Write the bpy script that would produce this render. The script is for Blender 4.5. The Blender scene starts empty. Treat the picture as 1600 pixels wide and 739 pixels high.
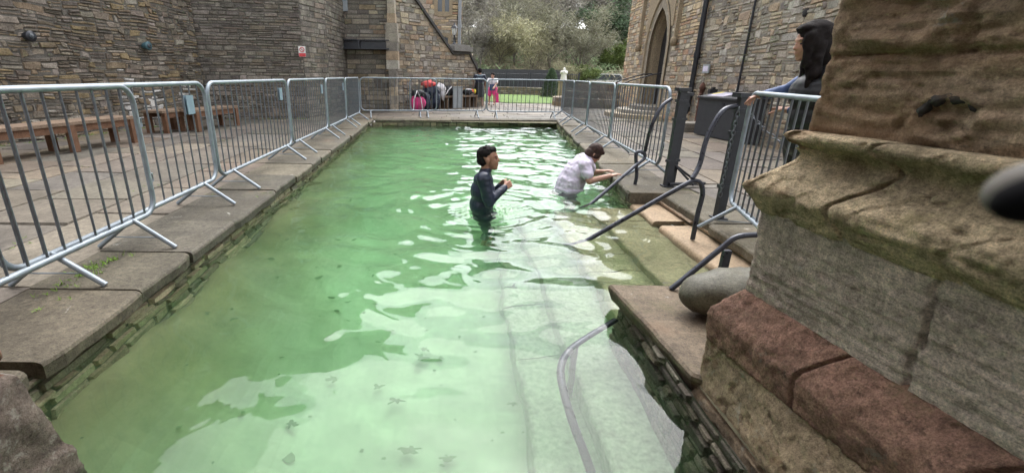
import bpy, bmesh, math, random
import numpy as np
from mathutils import Vector, Matrix, noise
random.seed(7)
R = math.radians
sc = bpy.context.scene
col = sc.collection

# ------------------------------------------------------------------ camera
FP, PPX, PPY, HZ, EYE = 720.0, 710.0, 369.5, 118.0, 1.2      # in pixels of the 1600 wide photograph; eye height in metres
PITCH = math.atan((PPY - HZ) / FP)
ROLL = R(0.85)
cam_d = bpy.data.cameras.new("camera"); cam = bpy.data.objects.new("camera", cam_d); col.objects.link(cam)
CM = Matrix.Rotation(math.pi / 2 - PITCH, 3, 'X') @ Matrix.Rotation(ROLL, 3, 'Z')
cam.matrix_world = Matrix.Translation((0, 0, EYE)) @ CM.to_4x4()
cam_d.sensor_width = 36; cam_d.lens = FP / 1600 * 36
cam_d.shift_x = (800 - PPX) / 1600
cam_d.clip_start = 0.02; cam_d.clip_end = 600
cam_d.dof.use_dof = True; cam_d.dof.focus_distance = 2.6
cam_d.dof.aperture_fstop = (cam_d.lens / 1000) / 0.0022
sc.camera = cam

# ------------------------------------------------------------------ light
w = bpy.data.worlds.new("World"); sc.world = w; w.use_nodes = True
nt = w.node_tree; nt.nodes.clear()
sky = nt.nodes.new('ShaderNodeTexSky'); sky.sky_type = 'NISHITA'; sky.sun_disc = False
SUN_EL, SUN_ROT = R(60), R(12)
sky.sun_elevation = SUN_EL; sky.sun_rotation = SUN_ROT
sky.air_density = 1.0; sky.dust_density = 2.5; sky.ozone_density = 1.0
hs = nt.nodes.new('ShaderNodeHueSaturation'); hs.inputs['Saturation'].default_value = 0.20
bg = nt.nodes.new('ShaderNodeBackground'); bg.inputs['Strength'].default_value = 0.15
wo = nt.nodes.new('ShaderNodeOutputWorld')
nt.links.new(sky.outputs[0], hs.inputs['Color']); nt.links.new(hs.outputs[0], bg.inputs['Color']); nt.links.new(bg.outputs[0], wo.inputs[0])
sd = bpy.data.lights.new("sun", 'SUN'); sd.energy = 0.5; sd.angle = R(60); sd.color = (1, .97, .92)
so = bpy.data.objects.new("sun", sd); col.objects.link(so)
sdir = Vector((math.sin(SUN_ROT) * math.cos(SUN_EL), math.cos(SUN_ROT) * math.cos(SUN_EL), math.sin(SUN_EL)))
so.rotation_euler = sdir.to_track_quat('Z', 'Y').to_euler(); so.location = (0, 0, 20)
sc.view_settings.view_transform = 'Standard'; sc.view_settings.look = 'None'
sc.view_settings.exposure = 2.1; sc.view_settings.gamma = 1; sc.view_settings.use_curve_mapping = False
sc.cycles.use_denoising = True
sc.cycles.caustics_refractive = True; sc.cycles.caustics_reflective = False
sc.cycles.max_bounces = 12; sc.cycles.volume_bounces = 2; sc.cycles.diffuse_bounces = 3; sc.cycles.transmission_bounces = 6; sc.cycles.transparent_max_bounces = 12
sc.cycles.sample_clamp_indirect = 6

# ------------------------------------------------------------------ pixel helpers (a pixel is turned into a point of the real place)
def ray(x, y):
    return (CM @ Vector(((x - PPX) / FP, -(y - PPY) / FP, -1))).normalized()
def onz(x, y, z=0.0):
    d = ray(x, y); t = (z - EYE) / d.z
    return Vector((d.x * t, d.y * t, z))
def ony(x, y, Y):
    d = ray(x, y); t = Y / d.y
    return Vector((d.x * t, Y, EYE + d.z * t))
def proj(p):
    q = CM.transposed() @ (Vector(p) - Vector((0, 0, EYE)))
    return (PPX + FP * q.x / -q.z, PPY - FP * q.y / -q.z)
WZ = -0.16                                                   # water level
def under(x, y, z):
    d = ray(x, y); t = (WZ - EYE) / d.z; p = Vector((0, 0, EYE)) + d * t
    h = Vector((d.x, d.y, 0)) / 1.333; r = Vector((h.x, h.y, -math.sqrt(max(0, 1 - h.length_squared))))
    return p + r * ((z - WZ) / r.z)

# ------------------------------------------------------------------ object helpers
def tag(o, label=None, cat=None, group=None, kind=None):
    if label: o['label'] = label
    if cat: o['category'] = cat
    if group: o['group'] = group
    if kind: o['kind'] = kind
    return o
def thing(name, label, cat, loc=(0, 0, 0), rz=0, group=None):
    o = bpy.data.objects.new(name, None); col.objects.link(o); o.empty_display_size = .1
    o.location = loc; o.rotation_euler = (0, 0, rz)
    return tag(o, label, cat, group)
def copy_tree(o, parent=None):
    c = o.copy(); col.objects.link(c)
    if parent is not None: c.parent = parent
    for ch in list(o.children): copy_tree(ch, c)
    return c
class MB:
    def __init__(s): s.v = []; s.f = []; s.c = []; s.sm = []
    def add(s, vs, fs, c=None, smooth=False):
        b = len(s.v); s.v.extend([tuple(q) for q in vs])
        for f in fs:
            s.f.append([b + i for i in f]); s.c.append(c or (1, 1, 1)); s.sm.append(smooth)
    def box(s, x0, x1, y0, y1, z0, z1, c=None, M=None):
        vs = [Vector((x, y, z)) for z in (z0, z1) for (x, y) in ((x0, y0), (x1, y0), (x1, y1), (x0, y1))]
        if M is not None: vs = [M @ q for q in vs]
        s.add(vs, [(3, 2, 1, 0), (4, 5, 6, 7), (0, 1, 5, 4), (1, 2, 6, 5), (2, 3, 7, 6), (3, 0, 4, 7)], c)
    def prism(s, pts, z0, z1, c=None):
        n = len(pts)
        vs = [(p[0], p[1], z0) for p in pts] + [(p[0], p[1], z1) for p in pts]
        s.add(vs, [tuple(range(n))[::-1], tuple(range(n, 2 * n))] + [(i, (i + 1) % n, (i + 1) % n + n, i + n) for i in range(n)], c)
    def extr(s, pts, d, c=None):                              # polygon of 3D points pushed along d
        n = len(pts); d = Vector(d)
        vs = [Vector(p) for p in pts] + [Vector(p) + d for p in pts]
        s.add(vs, [tuple(range(n)), tuple(range(n, 2 * n))[::-1]] + [(i + n, (i + 1) % n + n, (i + 1) % n, i) for i in range(n)], c)
    def tube(s, pts, r, n=8, c=None, closed=False):
        pts = [Vector(p) for p in pts]; m = len(pts)
        rs = r if isinstance(r, (list, tuple)) else [r] * m
        vs = []; up = None
        for i, p in enumerate(pts):
            if closed: t = (pts[(i + 1) % m] - pts[i - 1]).normalized()
            else: t = (pts[min(i + 1, m - 1)] - pts[max(i - 1, 0)]).normalized()
            if up is None:
                up = Vector((0, 0, 1)) if abs(t.z) < .9 else Vector((1, 0, 0))
            a = t.cross(up).normalized(); up = a.cross(t).normalized()
            for k in range(n):
                an = 2 * math.pi * k / n
                vs.append(p + (a * math.cos(an) + up * math.sin(an)) * rs[i])
        fs = []
        for i in range(m if closed else m - 1):
            j = (i + 1) % m
            for k in range(n):
                fs.append((i * n + k, i * n + (k + 1) % n, j * n + (k + 1) % n, j * n + k))
        s.add(vs, fs, c, True)
        if not closed: s.add(vs[:n], [tuple(range(n))[::-1]], c); s.add(vs[-n:], [tuple(range(n))], c)
    def lathe(s, prof, n=20, o=(0, 0, 0), c=None, smooth=True):
        vs = []; o = Vector(o)
        for (r, z) in prof:
            for k in range(n):
                a = 2 * math.pi * k / n; vs.append(o + Vector((r * math.cos(a), r * math.sin(a), z)))
        m = len(prof)
        fs = [(i * n + k, i * n + (k + 1) % n, (i + 1) * n + (k + 1) % n, (i + 1) * n + k) for i in range(m - 1) for k in range(n)]
        s.add(vs, fs, c, smooth)
        s.add(vs[-n:], [tuple(range(n))], c); s.add(vs[:n], [tuple(range(n))[::-1]], c)
    def blob(s, cen, rad, rot=None, n=14, c=None, amp=0, sc_=3.0, seed=0):
        cen = Vector(cen); vs = []; m = n // 2 + 1
        for i in range(m + 1):
            th = math.pi * i / m
            for k in range(n):
                ph = 2 * math.pi * k / n
                d = Vector((math.sin(th) * math.cos(ph), math.sin(th) * math.sin(ph), math.cos(th)))
                if amp: d = d * (1 + amp * noise.noise(d * sc_ + Vector((seed, 0, 0))))
                q = Vector((d.x * rad[0], d.y * rad[1], d.z * rad[2]))
                if rot is not None: q = rot @ q
                vs.append(cen + q)
        fs = [(i * n + k, (i + 1) * n + k, (i + 1) * n + (k + 1) % n, i * n + (k + 1) % n) for i in range(m) for k in range(n)]
        s.add(vs, fs, c, True)
    def build(s, name, mat, parent=None, tint=False, weld=False):
        me = bpy.data.meshes.new(name); me.from_pydata(s.v, [], s.f)
        if tint:
            at = me.attributes.new('tint', 'FLOAT_COLOR', 'CORNER')
            arr = np.ones((len(me.loops), 4), dtype=np.float32)
            tot = np.zeros(len(me.polygons), dtype=np.int32); me.polygons.foreach_get('loop_total', tot)
            arr[:, :3] = np.repeat(np.array(s.c, dtype=np.float32), tot, axis=0)
            at.data.foreach_set('color', arr.ravel())
        me.polygons.foreach_set('use_smooth', s.sm)
        if weld:
            bm = bmesh.new(); bm.from_mesh(me); bmesh.ops.remove_doubles(bm, verts=bm.verts, dist=1e-5); bm.to_mesh(me); bm.free()
        me.update(); me.materials.append(mat)
        o = bpy.data.objects.new(name, me); col.objects.link(o)
        if parent is not None: o.parent = parent
        return o
def structure(o): o['kind'] = 'structure'; return o

# ------------------------------------------------------------------ materials
def newmat(name):
    m = bpy.data.materials.new(name); m.use_nodes = True; t = m.node_tree
    for n in list(t.nodes):
        if n.type != 'OUTPUT_MATERIAL' and n.type != 'BSDF_PRINCIPLED': t.nodes.remove(n)
    return m, t, t.nodes['Principled BSDF'], t.nodes['Material Output']
class NT:
    def __init__(s, t): s.t = t; s.co = t.nodes.new('ShaderNodeTexCoord').outputs['Object']
    def n(s, ty, **kw):
        x = s.t.nodes.new(ty)
        for k, v in kw.items(): setattr(x, k, v)
        return x
    def l(s, a, b): s.t.links.new(a, b)
    def noise(s, scale, detail=4, rough=.6, co=None, dist=0, stretch=None):
        x = s.n('ShaderNodeTexNoise'); x.inputs['Scale'].default_value = scale; x.inputs['Detail'].default_value = detail
        x.inputs['Roughness'].default_value = rough; x.inputs['Distortion'].default_value = dist
        c = co or s.co
        if stretch:
            mp = s.n('ShaderNodeMapping'); mp.inputs['Scale'].default_value = stretch; s.l(c, mp.inputs[0]); c = mp.outputs[0]
        s.l(c, x.inputs['Vector']); return x.outputs['Fac']
    def ramp(s, fac, stops):
        x = s.n('ShaderNodeValToRGB'); e = x.color_ramp.elements
        while len(e) < len(stops): e.new(.5)
        for i, (p, c) in enumerate(stops):
            e[i].position = p; e[i].color = (c if len(c) == 4 else (*c, 1)) if isinstance(c, tuple) else (c, c, c, 1)
        s.l(fac, x.inputs[0]); return x.outputs[0]
    def mix(s, fac, a, b, mode='MIX'):
        x = s.n('ShaderNodeMix', data_type='RGBA', blend_type=mode)
        for sock, v in ((x.inputs[0], fac), (x.inputs[6], a), (x.inputs[7], b)):
            if hasattr(v, 'links'): s.l(v, sock)
            elif isinstance(v, tuple): sock.default_value = (*v, 1) if len(v) == 3 else v
            else: sock.default_value = v
        return x.outputs[2]
    def bump(s, h, strength, dist=.01, normal=None):
        x = s.n('ShaderNodeBump'); x.inputs['Strength'].default_value = strength; x.inputs['Distance'].default_value = dist
        s.l(h, x.inputs['Height'])
        if normal: s.l(normal, x.inputs['Normal'])
        return x.outputs[0]
def stone_mat(name, base=None, var=(.55, 1.35), scale=6, lichen=.0, lich_col=(.5, .5, .46), stain=.0, stain_col=(.05, .045, .035),
              moss=0., moss_col=(.09, .12, .03), bump=.6, rough=.9, strata=None, bd=.012, fine=1., grain_shade=0., iron=0., iron_col=(.30, .13, .05), vstain=False):
    m, t, p, out = newmat(name); q = NT(t)
    if base is None:
        a = q.n('ShaderNodeAttribute', attribute_name='tint'); c = a.outputs['Color']
    else: c = base
    n1 = q.noise(scale, 6, .65); n2 = q.noise(scale * 9, 5, .7)
    c = q.mix(1, c, q.ramp(n1, [(.25, var[0]), (.75, var[1])]), 'MULTIPLY')
    c = q.mix(1, c, q.ramp(n2, [(.30, 1 - .38 * fine), (.5, 1.0), (.70, 1 + .38 * fine)]), 'MULTIPLY')
    if grain_shade:
        c = q.mix(1, c, q.ramp(q.noise(scale * 38, 4, .75), [(.32, 1 - .5 * grain_shade), (.5, 1.0), (.68, 1 + .4 * grain_shade)]), 'MULTIPLY')
        c = q.mix(1, c, q.ramp(q.noise(scale * 7, 7, .8, stretch=strata), [(.40, 1 - .45 * grain_shade), (.47, 1.0)]), 'MULTIPLY')  # dark noise patches put crevice shade into the stone colour
    if iron: c = q.mix(q.ramp(q.noise(scale * .5, 5, .6, stretch=(1, 1, 2)), [(.62 - iron * .25, 0.), (.75, .85)]), c, iron_col)
    if lichen:
        c = q.mix(q.ramp(q.noise(scale * 1.7, 8, .75, dist=.3), [(.66 - lichen * .2, 0.), (.72 - lichen * .15, .85)]), c, lich_col)
    if stain:
        st = q.noise(scale * .28, 6, .7, stretch=(1, 1, .25) if vstain else None)
        c = q.mix(q.ramp(st, [(.60 - stain * .25, 0.), (.85 - stain * .15, .85)]), c, stain_col)
    if moss:
        c = q.mix(q.ramp(q.noise(scale * .45, 8, .75), [(.64 - moss * .25, 0.), (.78 - moss * .2, .8)]), c, moss_col)
    q.l(c, p.inputs['Base Color']) if hasattr(c, 'links') else None
    p.inputs['Roughness'].default_value = rough; p.inputs['Specular IOR Level'].default_value = .3
    h = q.noise(scale * 4, 8, .75, stretch=strata)
    nb = q.bump(h, bump, bd)
    q.l(q.bump(q.noise(scale * 22, 6, .8), min(1, bump * (.5 + .5 * (grain_shade > 0))), bd * (.35 + .3 * (grain_shade > 0)), nb), p.inputs['Normal'])
    return m
def plain(name, c, rough=.6, metal=0., nscale=8, var=(.8, 1.2), bump=.0, spec=.5, coat=0):
    m, t, p, out = newmat(name); q = NT(t)
    cc = q.mix(1, c, q.ramp(q.noise(nscale, 5, .65), [(.25, var[0]), (.75, var[1])]), 'MULTIPLY')
    q.l(cc, p.inputs['Base Color']); p.inputs['Metallic'].default_value = metal
    q.l(q.ramp(q.noise(nscale * 2, 4), [(.3, max(0, rough - .1)), (.7, min(1, rough + .12))]), p.inputs['Roughness'])
    p.inputs['Specular IOR Level'].default_value = spec
    if bump: q.l(q.bump(q.noise(nscale * 5, 6, .7), bump, .005), p.inputs['Normal'])
    return m
M = {}
M['rubble'] = stone_mat('rubble_stone', None, (.55, 1.45), 5, grain_shade=.75, lichen=.2, lich_col=(.26, .25, .225), stain=.3, stain_col=(.035, .032, .028), bump=1, bd=.025, moss=.06, vstain=True)
M['warm'] = stone_mat('warm_stone', None, (.65, 1.35), 4, grain_shade=.5, lichen=.12, lich_col=(.32, .30, .25), stain=.22, stain_col=(.05, .045, .04), bump=.9, bd=.014)
M['mortar'] = stone_mat('mortar', (.12, .11, .095), (.6, 1.3), 6, bump=.8)
M['mortar_warm'] = stone_mat('warm_mortar', (.26, .225, .175), (.6, 1.3), 6, bump=.8)
M['flag'] = stone_mat('flagstone', None, (.6, 1.3), 2.2, grain_shade=.5, lichen=.12, lich_col=(.19, .17, .125), stain=.45, stain_col=(.055, .05, .045), moss=.14, moss_col=(.10, .10, .035), bump=.5, bd=.008, rough=.62)
M['coping'] = stone_mat('coping_stone', None, (.55, 1.35), 3, grain_shade=.7, lichen=.14, stain=.4, stain_col=(.06, .05, .035), moss=.30, moss_col=(.105, .098, .045), bump=.9, bd=.012, rough=.7, iron=.08, iron_col=(.14, .085, .05))
M['wetwall'] = stone_mat('wet_wall_stone', None, (.5, 1.4), 8, moss=.3, moss_col=(.13, .14, .06), bump=.8, bd=.015, rough=.55)
M['step'] = stone_mat('step_stone', (.29, .215, .14), (.75, 1.25), 5, lichen=.25, lich_col=(.40, .34, .24), bump=.5, rough=.7, iron=.25, iron_col=(.24, .13, .07))
M['steplow'] = stone_mat('underwater_step_stone', (.27, .255, .15), (.8, 1.2), 4, bump=.4, rough=.9, stain=.2, stain_col=(.2, .2, .1))
M['floor'] = stone_mat('pool_floor_stone', None, (.80, 1.15), .8, bump=.3, rough=.95, stain=.12, stain_col=(.20, .25, .15), fine=.35)
M['earth'] = stone_mat('earth', (.12, .11, .07), (.6, 1.4), 1.5, moss=.5, moss_col=(.07, .10, .025), bump=.8, bd=.05)
M['galv'] = plain('galvanised_steel', (.27, .31, .345), .52, .5, 14, (.7, 1.2), .15)
M['bar'] = plain('dull_steel', (.15, .165, .185), .5, .5, 20, (.7, 1.2), .1)
M['blackiron'] = plain('black_iron', (.022, .024, .030), .42, .2, 12, (.7, 1.5), .3)
M['rail'] = plain('painted_rail', (.035, .038, .05), .32, .3, 12, (.6, 1.8), .2)
M['rust'] = plain('rusty_iron', (.11, .05, .035), .85, .1, 10, (.4, 1.6), .6)
M['wood'] = stone_mat('bench_timber', (.15, .078, .045), (.65, 1.35), 7, bump=.4, strata=(1, 8, 8), rough=.7)
M['woodtop'] = stone_mat('bench_top_timber', (.19, .135, .095), (.7, 1.3), 6, bump=.4, strata=(1, 8, 8), rough=.75)
M['tagblue'] = plain('pale_blue_label', (.20, .28, .34), .5)
M['white'] = plain('white_paint', (.75, .75, .73), .6)
M['whitestone'] = plain('white_statue_stone', (.72, .71, .68), .8, 0, 8, (.85, 1.1), .3)
M['red'] = plain('red_print', (.55, .05, .06), .6)
M['grey'] = plain('grey_metal_panel', (.30, .33, .35), .5, .2)
M['cabinet'] = plain('dark_grey_cabinet', (.036, .039, .046), .5, 0, 4, (.85, 1.15), .1)
M['skin'] = plain('skin', (.36, .19, .13), .5, 0, 14, (.88, 1.1))
M['skinpale'] = plain('pale_skin', (.42, .235, .17), .5, 0, 14, (.9, 1.1))
M['hair'] = plain('black_hair', (.012, .010, .010), .8, 0, 40, (.4, 2.0), .8, .12)
M['hairbrown'] = plain('dark_brown_hair', (.032, .017, .014), .65, 0, 40, (.4, 2.0), .8, .25)
M['navy'] = plain('navy_wetsuit', (.014, .022, .045), .42, 0, 7, (.7, 1.4), .15)
M['black'] = plain('black_cloth', (.011, .012, .015), .55, 0, 7, (.7, 1.4), .15)
M['blue'] = plain('blue_cloth', (.04, .07, .17), .6, 0, 9, (.75, 1.3), .3)
M['lilac'] = plain('wet_white_cloth', (.66, .60, .74), .55, 0, 9, (.88, 1.08), .5)
M['pink'] = plain('pink_cloth', (.72, .04, .22), .6)
M['coral'] = plain('coral_cloth', (.72, .10, .10), .7)
M['whitecloth'] = plain('white_cloth', (.66, .64, .66), .8)
M['yellow'] = plain('yellow_paper', (.75, .62, .05), .6)
M['orange'] = plain('orange_cloth', (.75, .15, .04), .6)
M['paper'] = plain('lilac_paper', (.62, .58, .72), .4)
M['glass'] = plain('dark_glass', (.05, .06, .07), .15)
M['lampglass'] = plain('milky_lamp_glass', (.6, .6, .58), .25)
M['lead'] = plain('grey_lead_pipe', (.22, .23, .24), .5, .3)
M['bark'] = plain('bark', (.16, .14, .12), .95, 0, 4, (.6, 1.4), .6)
def leafmat(name, c, v=(.6, 1.5)):
    m, t, p, out = newmat(name); q = NT(t)
    g = q.n('ShaderNodeAttribute', attribute_name='tint')
    q.l(q.mix(1, q.mix(1, c, q.ramp(q.noise(.35, 4), [(.3, v[0]), (.7, v[1])]), 'MULTIPLY'), g.outputs['Color'], 'MULTIPLY'), p.inputs['Base Color'])
    p.inputs['Roughness'].default_value = .8; p.inputs['Specular IOR Level'].default_value = .2
    return m
M['twig'] = leafmat('bare_twigs', (.24, .225, .20))
M['twiggreen'] = leafmat('budding_twigs', (.235, .23, .17))
M['twigyellow'] = leafmat('yellow_budding_twigs', (.34, .325, .215))
M['evergreen'] = leafmat('dark_evergreen_leaves', (.05, .08, .04))
M['bush'] = leafmat('green_bush_leaves', (.13, .17, .06))
M['grass'] = leafmat('grass_blades', (.16, .27, .045))
def lawnmat():
    m, t, p, out = newmat('lawn_turf'); q = NT(t)
    q.l(q.ramp(q.noise(1.5, 6, .7), [(.3, (.06, .12, .02)), (.7, (.12, .20, .035))]), p.inputs['Base Color'])
    p.inputs['Roughness'].default_value = .9; q.l(q.bump(q.noise(40, 4), .8, .03), p.inputs['Normal']); return m
M['lawn'] = lawnmat()

# ------------------------------------------------------------------ laid stone generator: courses of separate, bevelled stones on a quad A B C D (A-B bottom, D-C top)
def lay(mb, A, B, C, D, course, width, pal, gap=.008, proud=(.004, .03), jit=.25, bev=.012, keep=None, warp=0., seed=1, normal=None, merge=0.0, slabjit=0.0, recolor=None):
    rnd = random.Random(seed)
    A, B, C, D = map(Vector, (A, B, C, D))
    nrm = (B - A).cross(D - A).normalized()
    if normal is not None and nrm.dot(Vector(normal)) < 0: nrm = -nrm; flip = True
    else: flip = False
    H = ((D - A).length + (C - B).length) / 2
    L = ((B - A).length + (C - D).length) / 2
    def P(u, v, d=0):
        if warp: v = v + warp * noise.noise(Vector((u * 1.1 + seed, v * 1.3, 0))) / H * H
        a = min(max(u / L, 0), 1); b = min(max(v / H, 0), 1)
        return (A.lerp(B, a)).lerp(D.lerp(C, a), b) + nrm * d
    v = 0.
    while v < H - 1e-4:
        h = rnd.uniform(*course)
        if v + h > H - course[0] * .6: h = H - v
        u = -rnd.uniform(0, width[1])
        while u < L:
            wd = rnd.uniform(*width)
            if rnd.random() < .15: wd *= 1.5
            u0, u1 = max(u, 0), min(u + wd, L)
            u += wd
            if u1 - u0 < gap * 3: continue
            um, vm = (u0 + u1) / 2, v + h / 2
            if keep and not keep(P(um, vm), um, vm, u0, u1, v, v + h): continue
            pr = rnd.uniform(*proud)
            hh = [(v, v + h)]
            if merge and h > course[0] * 1.3 and rnd.random() < merge: hh = [(v, v + h * .5), (v + h * .5, v + h)]
            for (va, vb) in hh:
                g = gap / 2; j = jit * min(vb - va, .2) * .5
                cs = [(u0 + g, va + g), (u1 - g, va + g), (u1 - g, vb - g), (u0 + g, vb - g)]
                cs = [(a + rnd.uniform(-1, 1) * j * .6, b + rnd.uniform(-1, 1) * j * .5) for a, b in cs]
                # break the outline with mid-edge points
                ring = []
                for i in range(4):
                    a, b = cs[i], cs[(i + 1) % 4]
                    ring.append(a); ring.append(((a[0] + b[0]) / 2 + rnd.uniform(-1, 1) * j * .3, (a[1] + b[1]) / 2 + rnd.uniform(-1, 1) * j * .3))
                cu = sum(a for a, _ in ring) / 8; cv = sum(b for _, b in ring) / 8
                wu = max(u1 - u0, .01); wv = max(vb - va, .01); bb = bev * rnd.uniform(.7, 1.6)
                back = [P(a, b, -.01) for a, b in ring]
                tlt = (rnd.uniform(-1, 1) * slabjit, rnd.uniform(-1, 1) * slabjit)
                front = []
                for a, b in ring:
                    fa = a + (cu - a) * min(.45, bb * 2 / wu); fb = b + (cv - b) * min(.45, bb * 2 / wv)
                    front.append(P(fa, fb, pr + tlt[0] * (a - cu) / wu + tlt[1] * (b - cv) / wv + rnd.uniform(-1, 1) * min(.006, pr * .25)))
                c = rnd.choice(pal); k = rnd.uniform(.86, 1.16)
                c = tuple(x * k * rnd.uniform(.97, 1.03) for x in c)
                if recolor: c = recolor(P(um, (va + vb) / 2), c)
                fs = [(i, (i + 1) % 8, (i + 1) % 8 + 8, i + 8) for i in range(8)]
                mb.add(back + front, fs + [tuple(range(8, 16))], c) if not flip else mb.add(back + front, [f[::-1] for f in fs] + [tuple(range(8, 16))[::-1]], c)
        v += h
GREYS = [(.20, .185, .155), (.16, .15, .13), (.25, .235, .20), (.12, .112, .10), (.22, .18, .13), (.30, .285, .25), (.18, .16, .14), (.24, .19, .13)]
DARKG = [(.13, .125, .115), (.17, .16, .145), (.10, .095, .09), (.21, .20, .18), (.15, .13, .11), (.27, .26, .24)]
WARMS = [(.42, .32, .20), (.35, .27, .18), (.30, .26, .21), (.46, .36, .24), (.26, .22, .18), (.36, .23, .15), (.40, .34, .26)]
BUFFS = [(.36, .31, .24), (.30, .27, .22), (.25, .225, .19), (.42, .35, .25), (.20, .18, .155), (.34, .26, .18), (.38, .35, .30)]
FLAGS = [(.27, .245, .21), (.23, .21, .185), (.31, .28, .235), (.20, .185, .165), (.29, .25, .20), (.25, .235, .22)]
COPES = [(.24, .20, .155), (.20, .175, .14), (.28, .22, .16), (.17, .15, .125), (.22, .165, .115)]
def dim(p, k): return [tuple(c * k for c in q) for q in p]
WETS = [(.30, .27, .17), (.20, .18, .12), (.36, .31, .20), (.25, .20, .13), (.16, .15, .10)]

GREYS = [(.235, .195, .15), (.20, .17, .135), (.28, .24, .19), (.165, .145, .12), (.245, .19, .13), (.33, .29, .24), (.215, .175, .135), (.26, .20, .13)]; DARKG = [(.205, .18, .15), (.235, .21, .175), (.17, .15, .13), (.28, .25, .21), (.22, .185, .145)]; WARMS = dim(WARMS, 1.1); BUFFS = dim(BUFFS, 1.0); FLAGS = [(c[0] * .56, c[1] * .53, c[2] * .49) for c in FLAGS]; COPES = [(.125, .110, .080), (.110, .098, .074), (.135, .118, .084), (.098, .088, .068), (.118, .100, .072)]
# ------------------------------------------------------------------ plan of the place
L1 = onz(580, 187); L0p = onz(54, 571); dl = (L1 - L0p).normalized()
L0 = L0p - dl * (L0p.y + 1.2) / dl.y
R1 = onz(870, 188); R0 = Vector((1.95, 5.02, 0))
N0 = Vector((2.27, 5.0, 0)); N1 = Vector((2.22, 2.62, 0))
S0 = Vector((.99, 2.55, 0)); S1 = Vector((.95, -1.2, 0))
FLOORZ = -1.15
print('plan', L0p, L1, R1, onz(985, 297), onz(1030, 297), onz(965, 445), onz(1075, 590))

# ground: one wide sheet of earth round the pool (a ring with the pool left open)
g = MB()
BK = 13.9
def quad(mb, a, b, c, d, col_=None): mb.add([a, b, c, d], [(0, 1, 2, 3)], col_)
GZ = -.045
far = 260
PX0, PX1, PY1 = -3.1, 3.4, L1.y + .15
quad(g, (-far, -far, GZ), (far, -far, GZ), (far, -1.1, GZ), (-far, -1.1, GZ))
quad(g, (-far, PY1, GZ), (far, PY1, GZ), (far, far, GZ), (-far, far, GZ))
quad(g, (-far, -1.1, GZ), (L0.x - .1, -1.1, GZ), (L1.x - .1, PY1, GZ), (-far, PY1, GZ))
quad(g, (2.36, -1.1, GZ), (far, -1.1, GZ), (far, 5.1, GZ), (2.36, 5.1, GZ))
quad(g, (2.06, 5.1, GZ), (far, 5.1, GZ), (far, PY1, GZ), (R1.x + .1, PY1, GZ))
quad(g, (1.06, -1.1, GZ), (2.36, -1.1, GZ), (2.36, 2.5, GZ), (1.06, 2.5, GZ))
structure(g.build('ground', M['earth']))

# paving
FL = L0 + Vector((-.62, 0, 0)); FL1 = L1 + Vector((-.62, 0, 0))
pv = MB()
lay(pv, FL + Vector((0, 0, -.02)), FL1 + dl * 4 + Vector((0, 0, -.02)), FL1 + dl * 4 + Vector((-8, 0, -.02)), FL + Vector((-8, 0, -.02)), (.45, .95), (.6, 1.5), FLAGS, gap=.014, proud=(.014, .022), jit=.05, bev=.008, seed=11, normal=(0, 0, 1), slabjit=.004)
lay(pv, (R1.x + .45, R1.y, -.02), (2.55, 5.3, -.02), (8.5, 5.3, -.02), (8.5, R1.y, -.02), (.4, .8), (.5, 1.3), FLAGS, gap=.014, proud=(.014, .022), jit=.05, bev=.008, seed=12, normal=(0, 0, 1), slabjit=.004)
lay(pv, (2.72, 1.0, -.02), (2.72, 5.29, -.02), (8.5, 5.29, -.02), (8.5, 1.0, -.02), (.4, .8), (.5, 1.3), FLAGS, gap=.014, proud=(.014, .022), jit=.05, bev=.008, seed=13, normal=(0, 0, 1), slabjit=.004)
lay(pv, (L1.x - .62, L1.y + .5, -.02), (9, R1.y + .5, -.02), (9, 22, -.02), (L1.x - .62, 22, -.02), (.4, .8), (.5, 1.3), FLAGS, gap=.014, proud=(.012, .020), jit=.05, bev=.008, seed=14, normal=(0, 0, 1), slabjit=.004)
structure(pv.build('paving', M['flag'], tint=True))
jn = MB()
jn.add([FL + Vector((.1, 0, -.018)), FL1 + dl * 4 + Vector((.1, 0, -.018)), FL1 + dl * 4 + Vector((-8, 0, -.018)), FL + Vector((-8, 0, -.018))], [(0, 1, 2, 3)])
jn.add([(2.3, 1, -.0185), (9, 1, -.0185), (9, 22, -.0185), (R1.x + .3, 22, -.0185), (R1.x + .3, R1.y, -.0185), (2.3, 5.2, -.0185)], [(0, 1, 2, 3, 4, 5)])
jn.add([(L1.x, L1.y + .3, -.019), (R1.x + .3, R1.y + .3, -.019), (R1.x + .3, 22, -.019), (L1.x, 22, -.019)], [(0, 1, 2, 3)])
structure(jn.build('paving_joint_earth', M['earth']))

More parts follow.
